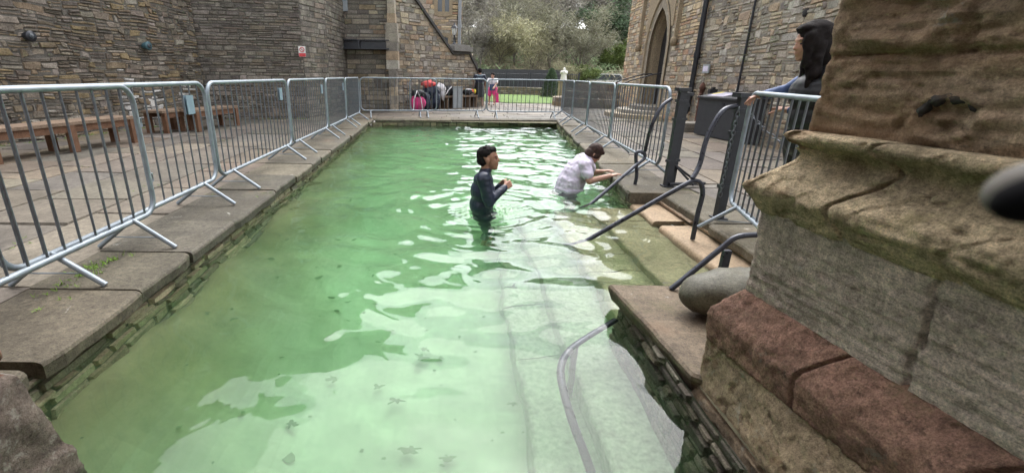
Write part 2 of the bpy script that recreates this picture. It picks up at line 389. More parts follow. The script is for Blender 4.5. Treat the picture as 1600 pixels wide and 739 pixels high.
# coping: long worn edge stones, each really laid with its own length, step and thickness
def coping_row(mb, a, b, outd, depth, lens=(.55, 1.25), thick=.085, seed=1, over=.035):
    rnd = random.Random(seed); a, b = Vector(a), Vector(b); d = (b - a); L = d.length; d.normalize(); outd = Vector(outd).normalized()
    u = 0
    while u < L - .05:
        w = rnd.uniform(*lens); u1 = min(u + w, L)
        if L - u1 < .3: u1 = L
        g_ = .007; o_ = -over + rnd.uniform(-.018, .018); dz = rnd.uniform(-.007, .007); n = max(3, int((u1 - u) / .09))
        kk = rnd.uniform(.85, 1.15); c = tuple(x * kk for x in rnd.choice(COPES))
        secs = []
        for i in range(n + 1):
            t = u + g_ + (u1 - u - 2 * g_) * i / n
            e = noise.noise(Vector((t * 5, seed, 0))) * .012 + (rnd.random() < .12) * .015
            if i in (0, n): e += .008
            dd = depth + noise.noise(Vector((t * 1.1, seed, 5))) * .02
            z_ = dz + noise.noise(Vector((t * 3, seed, 9))) * .004
            base = a + d * t
            pr = [(dd, -.04), (dd, -.001 + z_), (.25, z_), (o_ + e + .03, z_ + .001), (o_ + e + .008, z_ - .008), (o_ + e, z_ - .022), (o_ + e + .004, z_ - thick + rnd.uniform(0, .012)), (o_ + .10, z_ - thick)]
            secs.append([base + outd * q[0] + Vector((0, 0, q[1])) for q in pr])
        k = len(secs[0]); vs = [p for s_ in secs for p in s_]
        fs = [(i * k + j, i * k + j + 1, (i + 1) * k + j + 1, (i + 1) * k + j) for i in range(n) for j in range(k - 1)]
        mb.add(vs, fs, c); mb.add(secs[0], [tuple(range(k))[::-1]], c); mb.add(secs[-1], [tuple(range(k))], c)
        u = u1
cp = MB()
coping_row(cp, L0p + dl * .02, L1 + dl * .3, (-1, 0, 0), .64, seed=3)
coping_row(cp, L0, L0p - dl * .04, (-1, 0, 0), .64, seed=8)
coping_row(cp, L1 + Vector((.1, 0, 0)), R1 + Vector((.1, 0, 0)), (0, 1, 0), .52, seed=4, lens=(.6, 1.4), over=0)
coping_row(cp, R1 + Vector((0, -.05, 0)), R0, (1, .1, 0), .62, seed=5)
coping_row(cp, N0 + Vector((0, -.0, 0)), N1, (1, 0, 0), .5, seed=6, over=.0)
cp.add([R0 + Vector((.0, .1, .002)), R0 + Vector((.7, .1, .002)), R0 + Vector((.7, -.03, .002)), R0 + Vector((.0, -.03, .002)), R0 + Vector((.0, .1, -.12)), R0 + Vector((.7, .1, -.12)), R0 + Vector((.33, -.03, -.12)), R0 + Vector((.0, -.03, -.12))],
       [(0, 3, 2, 1), (3, 7, 6, 2), (0, 4, 7, 3)], COPES[4])
structure(cp.build('pool_coping', M['coping'], tint=True))

# pool walls
pw = thing('pool_wall', 'wet rubble wall lining the green pool below its coping', 'wall')
def pside(a, b, z0, z1, seed, nrm, mat='wetwall', pal=WETS, batter=0.0, course=(.055, .11), width=(.12, .34), proud=(.004, .03)):
    a, b = Vector(a), Vector(b); n_ = Vector(nrm).normalized()
    m_ = MB(); A_ = a.copy(); A_.z = z0; B_ = b.copy(); B_.z = z0; A_ += n_ * batter; B_ += n_ * batter
    C_ = b.copy(); C_.z = z1; D_ = a.copy(); D_.z = z1
    lay(m_, A_, B_, C_, D_, course, width, pal, gap=.012, proud=proud, jit=.35, bev=.012, seed=seed, normal=nrm)
    m_.add([A_ - n_ * .002, B_ - n_ * .002, C_ - n_ * .002, D_ - n_ * .002], [(0, 1, 2, 3)], (.10, .10, .065))
    return m_.build('wall_face', M[mat], pw, tint=True)
off = Vector((-.05, 0, 0))
pside(L0 + off, L1 + off, FLOORZ, -.075, 31, (1, 0, 0), batter=.10)
pside(L1, R1, FLOORZ, -.075, 32, (0, -1, 0))
pside(R1, R0 + Vector((.04, 0, 0)), FLOORZ, -.075, 33, (-1, 0, 0))
pside(R0 + Vector((.04, 0, 0)), N0, -.6, -.075, 34, (0, -1, 0), pal=[(.26, .12, .07), (.2, .13, .09), (.17, .12, .09)], course=(.05, .07), width=(.15, .25))
pside(N0 + Vector((.02, 0, 0)), N1 + Vector((.02, 0, 0)), -.4, -.07, 35, (-1, 0, 0), pal=[(.26, .19, .12), (.2, .15, .1), (.3, .2, .12)], course=(.08, .1), width=(.3, .8))
pside(S0 + Vector((.05, 0, 0)), (N1.x, S0.y, 0), -.6, -.06, 36, (0, 1, 0))
pside(S0 + Vector((.04, 0, 0)), S1 + Vector((.02, 0, 0)), -1.0, -.06, 37, (-1, 0, 0), pal=[(.18, .16, .115), (.13, .115, .09), (.22, .19, .14), (.27, .24, .19)], proud=(.003, .022), batter=.05, course=(.035, .09), width=(.06, .26), mat='rubble')

# pool floor: gently uneven sheet that banks up towards the left wall
nx, ny = 120, 200
fb = MB(); vs = []
def floor_h(x, y):
    lx = L0.x + (y - L0.y) / (L1.y - L0.y) * (L1.x - L0.x)
    t = min(1, max(0, 1 - (x - lx) / 1.0))
    h = FLOORZ + .72 * t ** 1.3 * (.85 + .35 * noise.noise(Vector((x * 2, y * 1.3, 0)))) + .045 * noise.noise(Vector((x * .7, y * .7, 3)))
    h += .02 * noise.noise(Vector((x * 4, y * 4, 1)))
    return h
for j in range(ny + 1):
    for i in range(nx + 1):
        x = -3.4 + 7.2 * i / nx; y = -1.4 + 16 * j / ny
        vs.append((x, y, floor_h(x, y)))
for j in range(ny):
    for i in range(nx):
        x, y = vs[j * (nx + 1) + i][:2]; lx = L0.x + (y - L0.y) / (L1.y - L0.y) * (L1.x - L0.x)
        t = min(1, max(0, 1.15 - (x - lx) / .85 + .35 * noise.noise(Vector((x * 2.5, y * 1.6, 2)))))
        a_, b_ = Vector((.37, .40, .30)), Vector((.20, .195, .105)); c_ = a_.lerp(b_, t) * (1 + .22 * noise.noise(Vector((x * 1.3, y * 1.3, 7))) + .18 * noise.noise(Vector((x * 5, y * 5, 3))))
        fb.add([], [], None); fb.f.append([j * (nx + 1) + i, j * (nx + 1) + i + 1, (j + 1) * (nx + 1) + i + 1, (j + 1) * (nx + 1) + i]); fb.c.append(tuple(c_)); fb.sm.append(True)
fb.v.extend(vs)
structure(fb.build('pool_floor', M['floor'], tint=True))

# steps down into the pool along the right side: each tread one slab
st = thing('pool_steps', 'worn yellow stone steps going down into the water by the handrails', 'steps')
def tread(x0, x1, y0, y1, z, mat, seed, joints=3):
    m_ = MB(); rnd = random.Random(seed); ys = [y0] + sorted(rnd.uniform(y0 + .4, y1 - .4) for _ in range(joints)) + [y1]
    for a, b in zip(ys[:-1], ys[1:]):
        if b - a < .15: continue
        n = 16; top = []; bot = []
        for i in range(n + 1):
            yy = a + .004 + (b - a - .008) * i / n; e = noise.noise(Vector((yy * 4, seed, 0))) * .018
            zz = z + noise.noise(Vector((yy * 2, seed, 4))) * .008
            top.append([(x1, yy, zz), ((x0 + x1) / 2, yy, zz - .004), (x0 + e + .03, yy, zz - .004), (x0 + e + .006, yy, zz - .018), (x0 + e, yy, zz - .05), (x0 + e + .01, yy, z - .4)])
        k = 6; v_ = [p for s_ in top for p in s_]
        m_.add(v_, [(i * k + j, (i + 1) * k + j, (i + 1) * k + j + 1, i * k + j + 1) for i in range(n) for j in range(k - 1)], None, True)
        m_.add(top[0], [tuple(range(k))]); m_.add(top[-1], [tuple(range(k))[::-1]])
    return m_.build('tread', mat, st)
tread(1.96, 2.30, 2.56, 5.0, -.125, M['step'], 1)
tread(1.50, 2.00, 2.56, 5.0, -.235, M['steplow'], 2)
tread(1.08, 1.55, 2.3, 5.0, -.42, M['steplow'], 3)
M['stepdeep'] = stone_mat('deep_step_stone', (.22, .26, .18), (.75, 1.2), 3, bump=.4, rough=.9, stain=.25, stain_col=(.10, .13, .08))
tread(.72, 1.12, -1.2, 5.0, -.62, M['stepdeep'], 4, 5)
tread(.42, .76, -1.2, 5.0, -.84, M['stepdeep'], 5, 5)

# ------------------------------------------------------------------ water: a rippled closed body, real refraction and reflection
def water():
    X0, X1, Y0, Y1 = -3.2, 3.6, -1.25, L1.y + .03
    nx, ny = 330, 700
    xs = np.linspace(X0, X1, nx); ys = Y0 + (Y1 - Y0) * np.linspace(0, 1, ny) ** 1.25
    X, Y = np.meshgrid(xs, ys)
    rng = np.random.default_rng(5); H = np.zeros_like(X)
    def band(n, l0, l1, slope, spread, dirc):
        h = np.zeros_like(X)
        for _ in range(n):
            lam = math.exp(rng.uniform(math.log(l0), math.log(l1))); a = dirc + rng.normal() * spread; k = 2 * math.pi / lam
            ph = rng.uniform(0, 6.28)
            h += slope / k / math.sqrt(n / 2) * np.sin(k * (X * math.cos(a) + Y * math.sin(a)) + ph + .9 * np.sin(X * rng.uniform(.3, 1.1) + Y * rng.uniform(.3, 1.1) + ph * 2))
        return h
    sm = lambda t: np.clip(t, 0, 1) ** 2 * (3 - 2 * np.clip(t, 0, 1))
    mid = sm((Y - 1.25) / 1.7)
    left = .35 + .65 * sm((X + 2.2) / 2.0)
    H += band(16, .7, 2.2, .034, .9, 1.2) * (.35 + .65 * mid)
    H += band(26, .30, .8, .074, .6, 1.40) * (.24 + .76 * mid) * left
    H += band(20, .16, .3, .030, .7, 1.35) * (.15 + .85 * mid) * left
    H += band(26, .12, .3, .040, 1.0, 1.3) * sm((Y - 3.0) / 2.5) * left
    H += band(30, .07, .17, .014, 1.2, 1.3) * (.5 + .5 * mid)
    for (cx, cy, amp, lam, dec) in ((.36, 4.77, .008, .20, .9), (1.55, 5.85, .005, .17, .8), (-1.15, 1.62, .0016, .045, .16)):
        r_ = np.hypot(X - cx, Y - cy) + 1e-3
        H += amp * np.sin(2 * math.pi * r_ / lam) * np.exp(-r_ / dec) * (lam / .2) ** .2
    r_ = np.hypot((X - .36) / 1.1, Y - 4.77); H += .035 * np.exp(-(r_ / .26) ** 2) * (np.sin(X * 55) * np.sin(Y * 60 + X * 20))
    Z = WZ + H
    top = np.stack([X, Y, Z], -1).reshape(-1, 3)
    i = np.arange(nx - 1)[None, :] + (np.arange(ny - 1) * nx)[:, None]; i = i.ravel()
    faces = np.stack([i, i + 1, i + nx + 1, i + nx], -1)
    # sides and bottom close the body inside the pool walls and below the floor
    nb = len(top); bz = FLOORZ - .4
    ring = list(range(nx)) + [nx * (j + 1) - 1 for j in range(1, ny)] + [nx * (ny - 1) + q for q in range(nx - 2, -1, -1)] + [nx * j for j in range(ny - 2, 0, -1)]
    bot = [(top[q][0], top[q][1], bz) for q in ring]
    verts = np.vstack([top, np.array(bot)]); m = len(ring)
    fl = faces.tolist() + [(ring[q], nb + q, nb + (q + 1) % m, ring[(q + 1) % m]) for q in range(m)] + [tuple(range(nb + m - 1, nb - 1, -1))]
    me = bpy.data.meshes.new('pool_water'); me.from_pydata(verts.tolist(), [], fl)
    sm_ = [True] * len(faces) + [False] * (m + 1); me.polygons.foreach_set('use_smooth', sm_); me.update()
    mt, t, p, out = newmat('pool_water'); q = NT(t); t.nodes.remove(p)
    gl = q.n('ShaderNodeBsdfGlass'); gl.inputs['IOR'].default_value = 1.34; gl.inputs['Roughness'].default_value = 0
    
    va = q.n('ShaderNodeVolumeAbsorption'); va.inputs['Color'].default_value = (.34, .94, .50, 1); va.inputs['Density'].default_value = .46
    vs_ = q.n('ShaderNodeVolumeScatter'); vs_.inputs['Color'].default_value = (.60, .97, .60, 1); vs_.inputs['Density'].default_value = .20; vs_.inputs['Anisotropy'].default_value = .4
    ad = q.n('ShaderNodeAddShader'); q.l(va.outputs[0], ad.inputs[0]); q.l(vs_.outputs[0], ad.inputs[1])
    q.l(gl.outputs[0], out.inputs['Surface']); q.l(ad.outputs[0], out.inputs['Volume'])
    me.materials.append(mt)
    o = bpy.data.objects.new('pool_water', me); col.objects.link(o); structure(o)
water()

# ------------------------------------------------------------------ right pier, close to the camera
def fbm(p, oct_=4):
    return sum(noise.noise(p * (2 ** k)) * .5 ** k for k in range(oct_))
dA = Vector((.124, -.992, 0)).normalized(); nA = Vector((-dA.y, dA.x, 0)) * -1      # outward: towards -X
if nA.x > 0: nA = -nA
dB = Vector((1, -.22, 0)).normalized(); nB = Vector((.22, 1, 0)).normalized()
PC = ony(1313, 0, 1.58); PC.z = 0
def corner(w):
    # intersection of both faces pushed out by w
    a = PC.xy.dot(nA.xy) + w; b = PC.xy.dot(nB.xy) + w
    det = nA.x * nB.y - nA.y * nB.x
    return Vector(((a * nB.y - nA.y * b) / det, (nA.x * b - nB.x * a) / det, 0))
def solve_wz(x, y):
    w_, z_ = 0, .5
    for _ in range(60):
        c = corner(w_); t = ony(x, y, c.y); z_ = t.z
        w_ += (c.x - t.x) * .7
    return w_, z_
SIL = [(1313, 0), (1292, 88), (1270, 165), (1259, 203), (1232, 206), (1229, 216), (1242, 228), (1243, 240), (1225, 256), (1190, 270), (1163, 281), (1158, 291), (1166, 305), (1185, 330), (1184, 345),
       (1176, 395), (1163, 452), (1140, 462), (1110, 478), (1103, 488), (1101, 525), (1099, 533), (1086, 604)]
PROF = [solve_wz(*s) for s in SIL]
print('pier', PC, [(round(a, 3), round(b, 3)) for a, b in PROF])
pier = thing('stone_pier', 'massive weathered stone pier with mossy moulded base close beside the pool steps', 'pier')
def dens(pr, step):
    out = []
    for (w0, z0), (w1, z1) in zip(pr[:-1], pr[1:]):
        n = max(1, int(math.hypot(w1 - w0, z1 - z0) / step))
        for i in range(n): out.append((w0 + (w1 - w0) * i / n, z0 + (z1 - z0) * i / n))
    out.append(pr[-1]); return out
def pier_part(name, prof, mat, disp, step=.014, smooth=1, ustep=.014, LA=2.9, LB=1.3, parent=None):
    prof = dens(prof, step)
    for _ in range(smooth):
        prof = [prof[0]] + [((prof[i - 1][0] + 2 * prof[i][0] + prof[i + 1][0]) / 4, (prof[i - 1][1] + 2 * prof[i][1] + prof[i + 1][1]) / 4) for i in range(1, len(prof) - 1)] + [prof[-1]]
    us = list(np.arange(-LB, 0, .03)) + [0.] + [x for x in np.arange(ustep, 1.5, ustep)] + list(np.arange(1.5, LA, .05))
    vs = []
    for u in us:
        for (w_, z_) in prof:
            c = corner(w_); c.z = z_
            base = (c + dA * u) if u >= 0 else (c + dB * -u)
            n_ = nA if u > .02 else (nB if u < -.02 else (nA + nB).normalized())
            d_ = disp(u, z_, base) + (chip(base, .3 if name == 'ashlar_course' else .45 if name == 'red_plinth_course' else .9) if -.1 < u < 1.5 else 0)
            if abs(u) < .02: d_ -= .005 * (1 - abs(u) / .02)
            vs.append(base + n_ * d_)
    k = len(prof); m_ = MB()
    m_.add(vs, [(i * k + j, (i + 1) * k + j, (i + 1) * k + j + 1, i * k + j + 1) for i in range(len(us) - 1) for j in range(k - 1)], None, True)
    return m_.build(name, mat, parent or pier)
def chip(p, k=1.0):
    a_ = abs(noise.noise(p * 6 + Vector((3, 1, 7)))); v_ = noise.voronoi(p * 16)[0][0]; b_ = noise.noise(p * 15)
    return k * (-.010 * max(0, 1 - a_ * 22) - .010 * max(0, .28 - v_) * 2 - .008 * (b_ > .32) * min(1, (b_ - .32) * 12))
def groove(t, c, wd, dp):
    return -dp * math.exp(-((t - c) / wd) ** 2)
def uof(x, y, w_):      # position along face A of a pixel, for a face pushed out by w_
    a = PC.xy.dot(nA.xy) + w_; d = ray(x, y); t = a / d.xy.dot(nA.xy); p = Vector((0, 0, EYE)) + d * t
    return (p - corner(w_)).dot(dA), p.z
zt = PROF[0][1]
seam_u, seam_z = uof(1505, 60, 0); s1u, s1z = uof(1290, 90, 0); hole_u, hole_z = uof(1475, 185, 0)
print('seam', seam_u, seam_z, s1z, hole_u, hole_z)
def d_up(u, z, p):
    d = .006 * fbm(p * 4) + .006 * fbm(Vector((p.x * 9, p.y * 9, z * 40)), 4) + .007 * noise.noise(Vector((p.x * 3, p.y * 3, z * 48 + 3 * noise.noise(p * 3)))) + .003 * fbm(p * 40, 3)
    zz = s1z + .006 * noise.noise(p * 6)
    d += groove(z, zz, .008, .02) + .002 * (z > zz)
    if z > zz: d += groove(u, seam_u + .012 * noise.noise(p * 8), .010, .022)
    d -= .006 * max(0, noise.noise(p * 14))
    # carved hollow with an iron ring round it
    r = math.hypot((u - hole_u) / 1.5, (z - hole_z)); d -= .022 * math.exp(-(r / .034) ** 2) - .020 * math.exp(-(r / .017) ** 2) - .010 * math.exp(-((r - .052) / .012) ** 2)
    # shallow worn hollows above
    hu, hz = uof(1390, 20, 0)
    r = math.hypot((u - hu) / 1.9, z - hz - .02 * math.sin(u * 14)); d -= .020 * math.exp(-(r / .045) ** 2)
    d += .014 * math.exp(-((r - .085) / .016) ** 2)
    hu, hz = uof(1285, 118, 0); r = math.hypot((u - hu) / 1.6, z - hz); d += .012 * math.exp(-(r / .014) ** 2)
    rn = math.hypot((u - hole_u) / 1.2, z - hole_z + .006); d += .016 * math.exp(-(rn / .012) ** 2)
    for k_ in range(9):
        hx, hz = hole_u - .25 + .09 * k_ + .05 * math.sin(k_ * 5), hole_z + .09 * math.sin(k_ * 2.1) + .02; r = math.hypot((u - hx) / 1.7, z - hz); d -= (.006 + .004 * math.sin(k_ * 3)) * math.exp(-(r / .012) ** 2)
    return d * (.45 + .55 * min(1, max(0, abs(u)) / .12))
c1u, _ = uof(1275, 310, .1); c2u, _ = uof(1555, 430, .15); c0u, _ = uof(1275, 225, .05)
def d_mould(u, z, p):
    d = .007 * fbm(p * 5) + .006 * noise.noise(Vector((p.x * 7, p.y * 7, z * 45))) + .005 * fbm(p * 26, 4)
    if u < .22 and z > .985: d -= .022 * (1 - max(u, 0) / .22)
    for c in (c1u, c2u, c1u + 1.1): d += groove(u, c + .016 * noise.noise(Vector((z * 7, c, 0))), .006, .030)
    d -= .012 * max(0, noise.noise(p * 9) - .15) * 2
    return d
j1u, _ = uof(1420, 530, .05); 
def d_ash(u, z, p):
    return .004 * fbm(p * 5) + .004 * noise.noise(Vector((p.x * 4, p.y * 4, z * 75))) + .004 * fbm(p * 30, 4) + groove(u, j1u + .006 * noise.noise(p * 14), .005, .024) + groove(u, j1u + .75, .005, .024)
r1u, _ = uof(1205, 540, .15); r2u, _ = uof(1395, 720, .15)
def d_red(u, z, p):
    return .006 * fbm(p * 5) + .005 * fbm(p * 25, 4) - .010 * max(0, noise.noise(p * 11) - .25) * 3 + groove(u, r1u, .005, .02) + groove(u, r2u, .007, .02) + groove(u, r1u + .9, .007, .02)
def d_base(u, z, p):
    return .125 * max(u, 0) * min(1, max(0, (PROF[20][1] - z) / .2)) + .012 * fbm(p * 4) + .006 * fbm(p * 26, 4)
M['pier_up'] = stone_mat('pier_sandstone', (.44, .33, .225), (.5, 1.5), 4.5, grain_shade=0.9, lichen=.28, lich_col=(.40, .37, .31), stain=.42, stain_col=(.19, .18, .15), bump=1, bd=.04, strata=(1, 1, 4), iron=.75, iron_col=(.36, .20, .09))
M['pier_mould'] = stone_mat('mossy_sandstone', (.60, .48, .31), (.5, 1.5), 4.5, grain_shade=0.9, lichen=.12, lich_col=(.36, .34, .24), moss=.30, moss_col=(.40, .36, .15), bump=1, bd=.03, strata=(1, 1, 5), stain=.3, stain_col=(.10, .10, .06), iron=.2, iron_col=(.28, .13, .06))
M['pier_ash'] = stone_mat('grey_ashlar', (.62, .51, .43), (.55, 1.4), 5, grain_shade=0.9, lichen=.10, lich_col=(.50, .47, .41), stain=.3, stain_col=(.24, .185, .13), bump=1, bd=.022, strata=(1, 1, 6), moss=.04, moss_col=(.26, .27, .12))
M['pier_red'] = stone_mat('red_sandstone', (.33, .19, .14), (.55, 1.4), 4, grain_shade=0.9, lichen=.22, lich_col=(.25, .21, .17), stain=.2, bump=1, bd=.02, moss=.36, moss_col=(.17, .17, .07))
M['pier_base'] = stone_mat('mottled_base_stone', (.36, .27, .18), (.5, 1.5), 9, grain_shade=0.9, lichen=.50, lich_col=(.40, .36, .29), stain=.42, stain_col=(.075, .045, .03), bump=1, bd=.012, iron=.3, iron_col=(.17, .09, .035))
top_prof = [(0, 1.75)] + PROF[0:4]
pier_part('pier_shaft', top_prof, M['pier_up'], d_up, step=.009, ustep=.010)
pier_part('moulding', [(-.05, PROF[3][1] + .004), (.044, PROF[3][1] - .004), (.054, 1.022), (.048, 1.004), (.020, .990), (.004, .966), (.012, .940)] + PROF[8:14] + [(PROF[14][0] - .05, PROF[14][1] + .01)], M['pier_mould'], d_mould, step=.008, ustep=.010)
pier_part('ashlar_course', [(PROF[14][0], PROF[14][1] + .05)] + PROF[14:17], M['pier_ash'], d_ash, step=.009, ustep=.010, smooth=0)
pier_part('red_plinth_course', [(PROF[16][0] - .03, PROF[16][1] + .012), PROF[16], PROF[17], PROF[18], PROF[19], PROF[20], (PROF[20][0] - .05, PROF[20][1] - .012)], M['pier_red'], d_red, step=.009, ustep=.010, smooth=0)
pier_part('rough_base', [(PROF[21][0], PROF[21][1] + .03), PROF[21], PROF[22], (PROF[22][0] + .005, -.075), (PROF[22][0] + .01, -.30)], M['pier_base'], d_base, step=.009, ustep=.010, smooth=0)
pier_part('pier_head', [(-.01, 3.9), (-.01, 1.74)], M['pier_up'], lambda u, z, p: 0, step=.3, ustep=.3)
cb = MB(); cc = corner(-.05)
cb.prism([corner(-.06).xy, (corner(-.06) + dB * 1.3).xy, (corner(-.06) + dB * 1.3 + dA * 2.6).xy, (corner(-.06) + dA * 2.8).xy], -.3, 3.9)
cb.build('pier_core', M['pier_up'], pier)

# iron ring eroded in the hollow
rg = MB(); uu = []; rc = corner(0) + dA * hole_u; rc.z = hole_z
for i in range(15):
    a = R(222 - 200 * i / 14); uu.append(rc + nA * (-.010 + .004 * math.sin(a)) + dA * (.062 * math.cos(a)) + Vector((0, 0, .050 * math.sin(a))))
uu = [p + Vector((0, 0, .004 * math.sin(i * 2.3))) for i, p in enumerate(uu)]
rg.tube(uu, [.004 + .011 * math.sin(math.pi * i / 14) * (1 + .3 * math.sin(i * 2)) for i in range(15)], 8)
rg.build('eroded_iron_ring', stone_mat('blackened_iron', (.035, .032, .03), (.5, 1.8), 10, bump=1, iron=.3, iron_col=(.16, .09, .03)), pier)

# slab between steps and pier, boulder on it
sb = MB()
def slab(mb, pts, z0, z1, c, seed, amp=.012, lip=.012):
    pts = [Vector((p[0], p[1], 0)) for p in pts]; ring = []
    for a, b in zip(pts, pts[1:] + pts[:1]):
        n = max(2, int((b - a).length / .06))
        for i in range(n): ring.append(a.lerp(b, i / n))
    cen = sum(ring, Vector()) / len(ring); n = len(ring); vs = []
    lv = [(z0, .03), (z1 - .03, .0), (z1 - lip, .002), (z1, lip + .004)]
    for (z, ins) in lv:
        for p in ring:
            e = noise.noise(Vector((p.x * 6, p.y * 6, seed + z * 3))) * amp
            d = (cen - p).normalized(); q = p + d * (ins + e + amp); vs.append((q.x, q.y, z + noise.noise(Vector((p.x * 3, p.y * 3, seed))) * .004))
    fs = [(j * n + i, j * n + (i + 1) % n, (j + 1) * n + (i + 1) % n, (j + 1) * n + i) for j in range(len(lv) - 1) for i in range(n)]
    mb.add(vs, fs, c); mb.add(vs[-n:], [tuple(range(n))], c); mb.add(vs[:n], [tuple(range(n))[::-1]], c)
slab(sb, [(.95, 2.60), (2.2, 2.60), (2.3, 1.4), (1.35, 1.45), (1.02, 1.68)], -.10, .0, (.150, .115, .08), 3)
o = sb.build('stone_slab', M['coping'], tint=True); tag(o, 'flat brown stone slab jutting between the steps and the pier', 'slab')
bo = MB(); bc = ony(1128, 452, 2.18)
rt = Matrix.Rotation(R(-4), 3, 'Z')
bo.blob((bc.x + .14, 2.20, .128), (.325, .145, .130), rt, 40, None, 0, 1, 4)
bo.v = [tuple(Vector(q) + (Vector((0, 1, 0)) * (q[1] - 2.20) + Vector((0, 0, 1)) * (q[2] - .128)) * min(.45, .9 * max(0, 1 - ((q[0] - bc.x - .14) / .335) ** 2) ** .5 * 0 + .35 * (1 - ((q[1] - 2.20) ** 2 + (q[2] - .128) ** 2) ** .5 / .16)) + Vector((0, 0, 0)) + Vector((1, 1, 1)) * .020 * noise.noise(Vector(q) * 8) + Vector((1, 1, 1)) * .008 * noise.noise(Vector(q) * 24)) for q in bo.v]
M['boulder'] = stone_mat('smooth_wet_boulder', (.105, .10, .075), (.6, 1.4), 9, grain_shade=0.7, lichen=.3, lich_col=(.24, .21, .14), bump=.4, rough=.38, moss=.25, moss_col=(.12, .14, .07), stain=.15)
o = bo.build('boulder', M['boulder']); tag(o, 'smooth grey-green boulder lying on the slab against the pier', 'boulder')

# left pier, at the lower left corner
lp = thing('stone_pier', 'lichen speckled stone pier foot at the near end of the barrier terrace', 'pier')
def pier_left():
    e0, e1 = ony(44, 575, 1.28), ony(109, 703, 1.28)
    X = e0.x - .005; zt, zb = e0.z, e1.z
    pf = [(-.22, 3.6), (-.22, .62), (-.10, .56), (-.045, .50), (-.02, zt + .14), (-.018, zt + .06), (-.05, zt + .008), (-.03, zt - .002), (-.01, zt - .02), (.03, zb + .01), (.042, zb - .004), (.045, zb - .03), (.045, -.9)]
    d1 = Vector((-1, .12, 0)).normalized(); d2 = Vector((-.15, -1, 0)).normalized(); n1 = Vector((.12, 1, 0)).normalized(); n2 = Vector((1, -.15, 0)).normalized()
    C0 = Vector((X, 1.28, 0)); pf = dens(pf, .02)
    for name, a, b, mat in (('eroded_moulding', 10, zt + .002, M['pier_red']), ('rough_base', zt + .002, -10, M['pier_lleft'])):
        sel = [q for q in pf if b - .02 <= q[1] <= a + .02]
        us = list(np.arange(-1.2, 0, .02)) + [0] + list(np.arange(.02, 2.2, .02)); vs = []
        for u in us:
            for (w_, z_) in sel:
                a_ = C0.xy.dot(n1.xy) + w_; b_ = C0.xy.dot(n2.xy) + w_; det = n1.x * n2.y - n1.y * n2.x
                c = Vector(((a_ * n2.y - n1.y * b_) / det, (n1.x * b_ - n2.x * a_) / det, z_))
                p = c + (d1 * -u if u < 0 else d2 * u); n_ = n1 if u < -.01 else (n2 if u > .01 else (n1 + n2).normalized())
                d_ = .012 * fbm(p * 5) + .006 * fbm(p * 24, 3)
                if abs(u) < .05: d_ -= .012 * (1 - abs(u) / .05)
                vs.append(p + n_ * d_)
        k = len(sel); m_ = MB()
        m_.add(vs, [(i * k + j, i * k + j + 1, (i + 1) * k + j + 1, (i + 1) * k + j) for i in range(len(us) - 1) for j in range(k - 1)], None, True)
        m_.build(name, mat, lp)
M['pier_lleft'] = stone_mat('lichened_base_stone', (.22, .175, .145), (.5, 1.5), 10, grain_shade=0.9, lichen=.55, lich_col=(.40, .37, .32), stain=.3, stain_col=(.09, .07, .06), bump=1, bd=.012)
pier_left()

# the shrine's vault over the camera, carried by both piers
vt = thing('shrine_vault', 'stone vault of the shrine carried by the piers over the near end of the pool', 'vault')
m_ = MB(); rad = 1.75
arc = [(rad * math.cos(a) - .1, 3.9 + 1.6 * math.sin(a)) for a in np.linspace(0, math.pi, 19)]
for y0, y1 in ((.1, -1.0), (-1.0, -2.8)):
    for (xa, za), (xb, zb) in zip(arc[:-1], arc[1:]):
        m_.add([(xa, y0, za), (xb, y0, zb), (xb, y1, zb), (xa, y1, za)], [(0, 1, 2, 3)])
m_.build('vault_web', M['pier_ash'], vt)
m_ = MB(); m_.add([(x, .1, z) for x, z in arc] + [(-3.2, .1, 3.9), (-3.2, .1, 6.2), (3.2, .1, 6.2), (3.2, .1, 3.9)], [tuple(range(len(arc))) + (len(arc), len(arc) + 1, len(arc) + 2, len(arc) + 3)])
m_.box(-3.2, 3.2, -3, .08, 6.0, 6.2); m_.box(-3.4, 3.4, -3.2, -3.0, -.3, 6.2)
m_.build('vault_wall', M['pier_ash'], vt)

# ------------------------------------------------------------------ buildings and walls
def kept(fn): return lambda p, um, vm, u0, u1, v0, v1: fn(p)
def wall_piece(name, a, b, z0, z1, nrm, pal, mat, parent, seed, course=(.06, .13), width=(.15, .42), gap=.012, proud=(.006, .035), jit=.35, warp=.0, keep=None, recolor=None, back=True, mort='mortar', merge=.25, ztop_b=None, backpoly=None):
    a, b = Vector(a), Vector(b); n_ = Vector(nrm).normalized()
    m_ = MB(); A_ = Vector((a.x, a.y, z0)); B_ = Vector((b.x, b.y, z0)); C_ = Vector((b.x, b.y, z1)); D_ = Vector((a.x, a.y, z1))
    lay(m_, A_, B_, C_, D_, course, width, pal, gap, proud, jit, .012, keep, warp, seed, nrm, merge, recolor=recolor)
    o = m_.build(name, M[mat], parent, tint=True)
    if back:
        k_ = MB(); pts = backpoly or [A_, B_, C_, D_]
        k_.extr(pts, -n_ * .5); k_.build('mortar_bed', M[mort], parent)
    return o
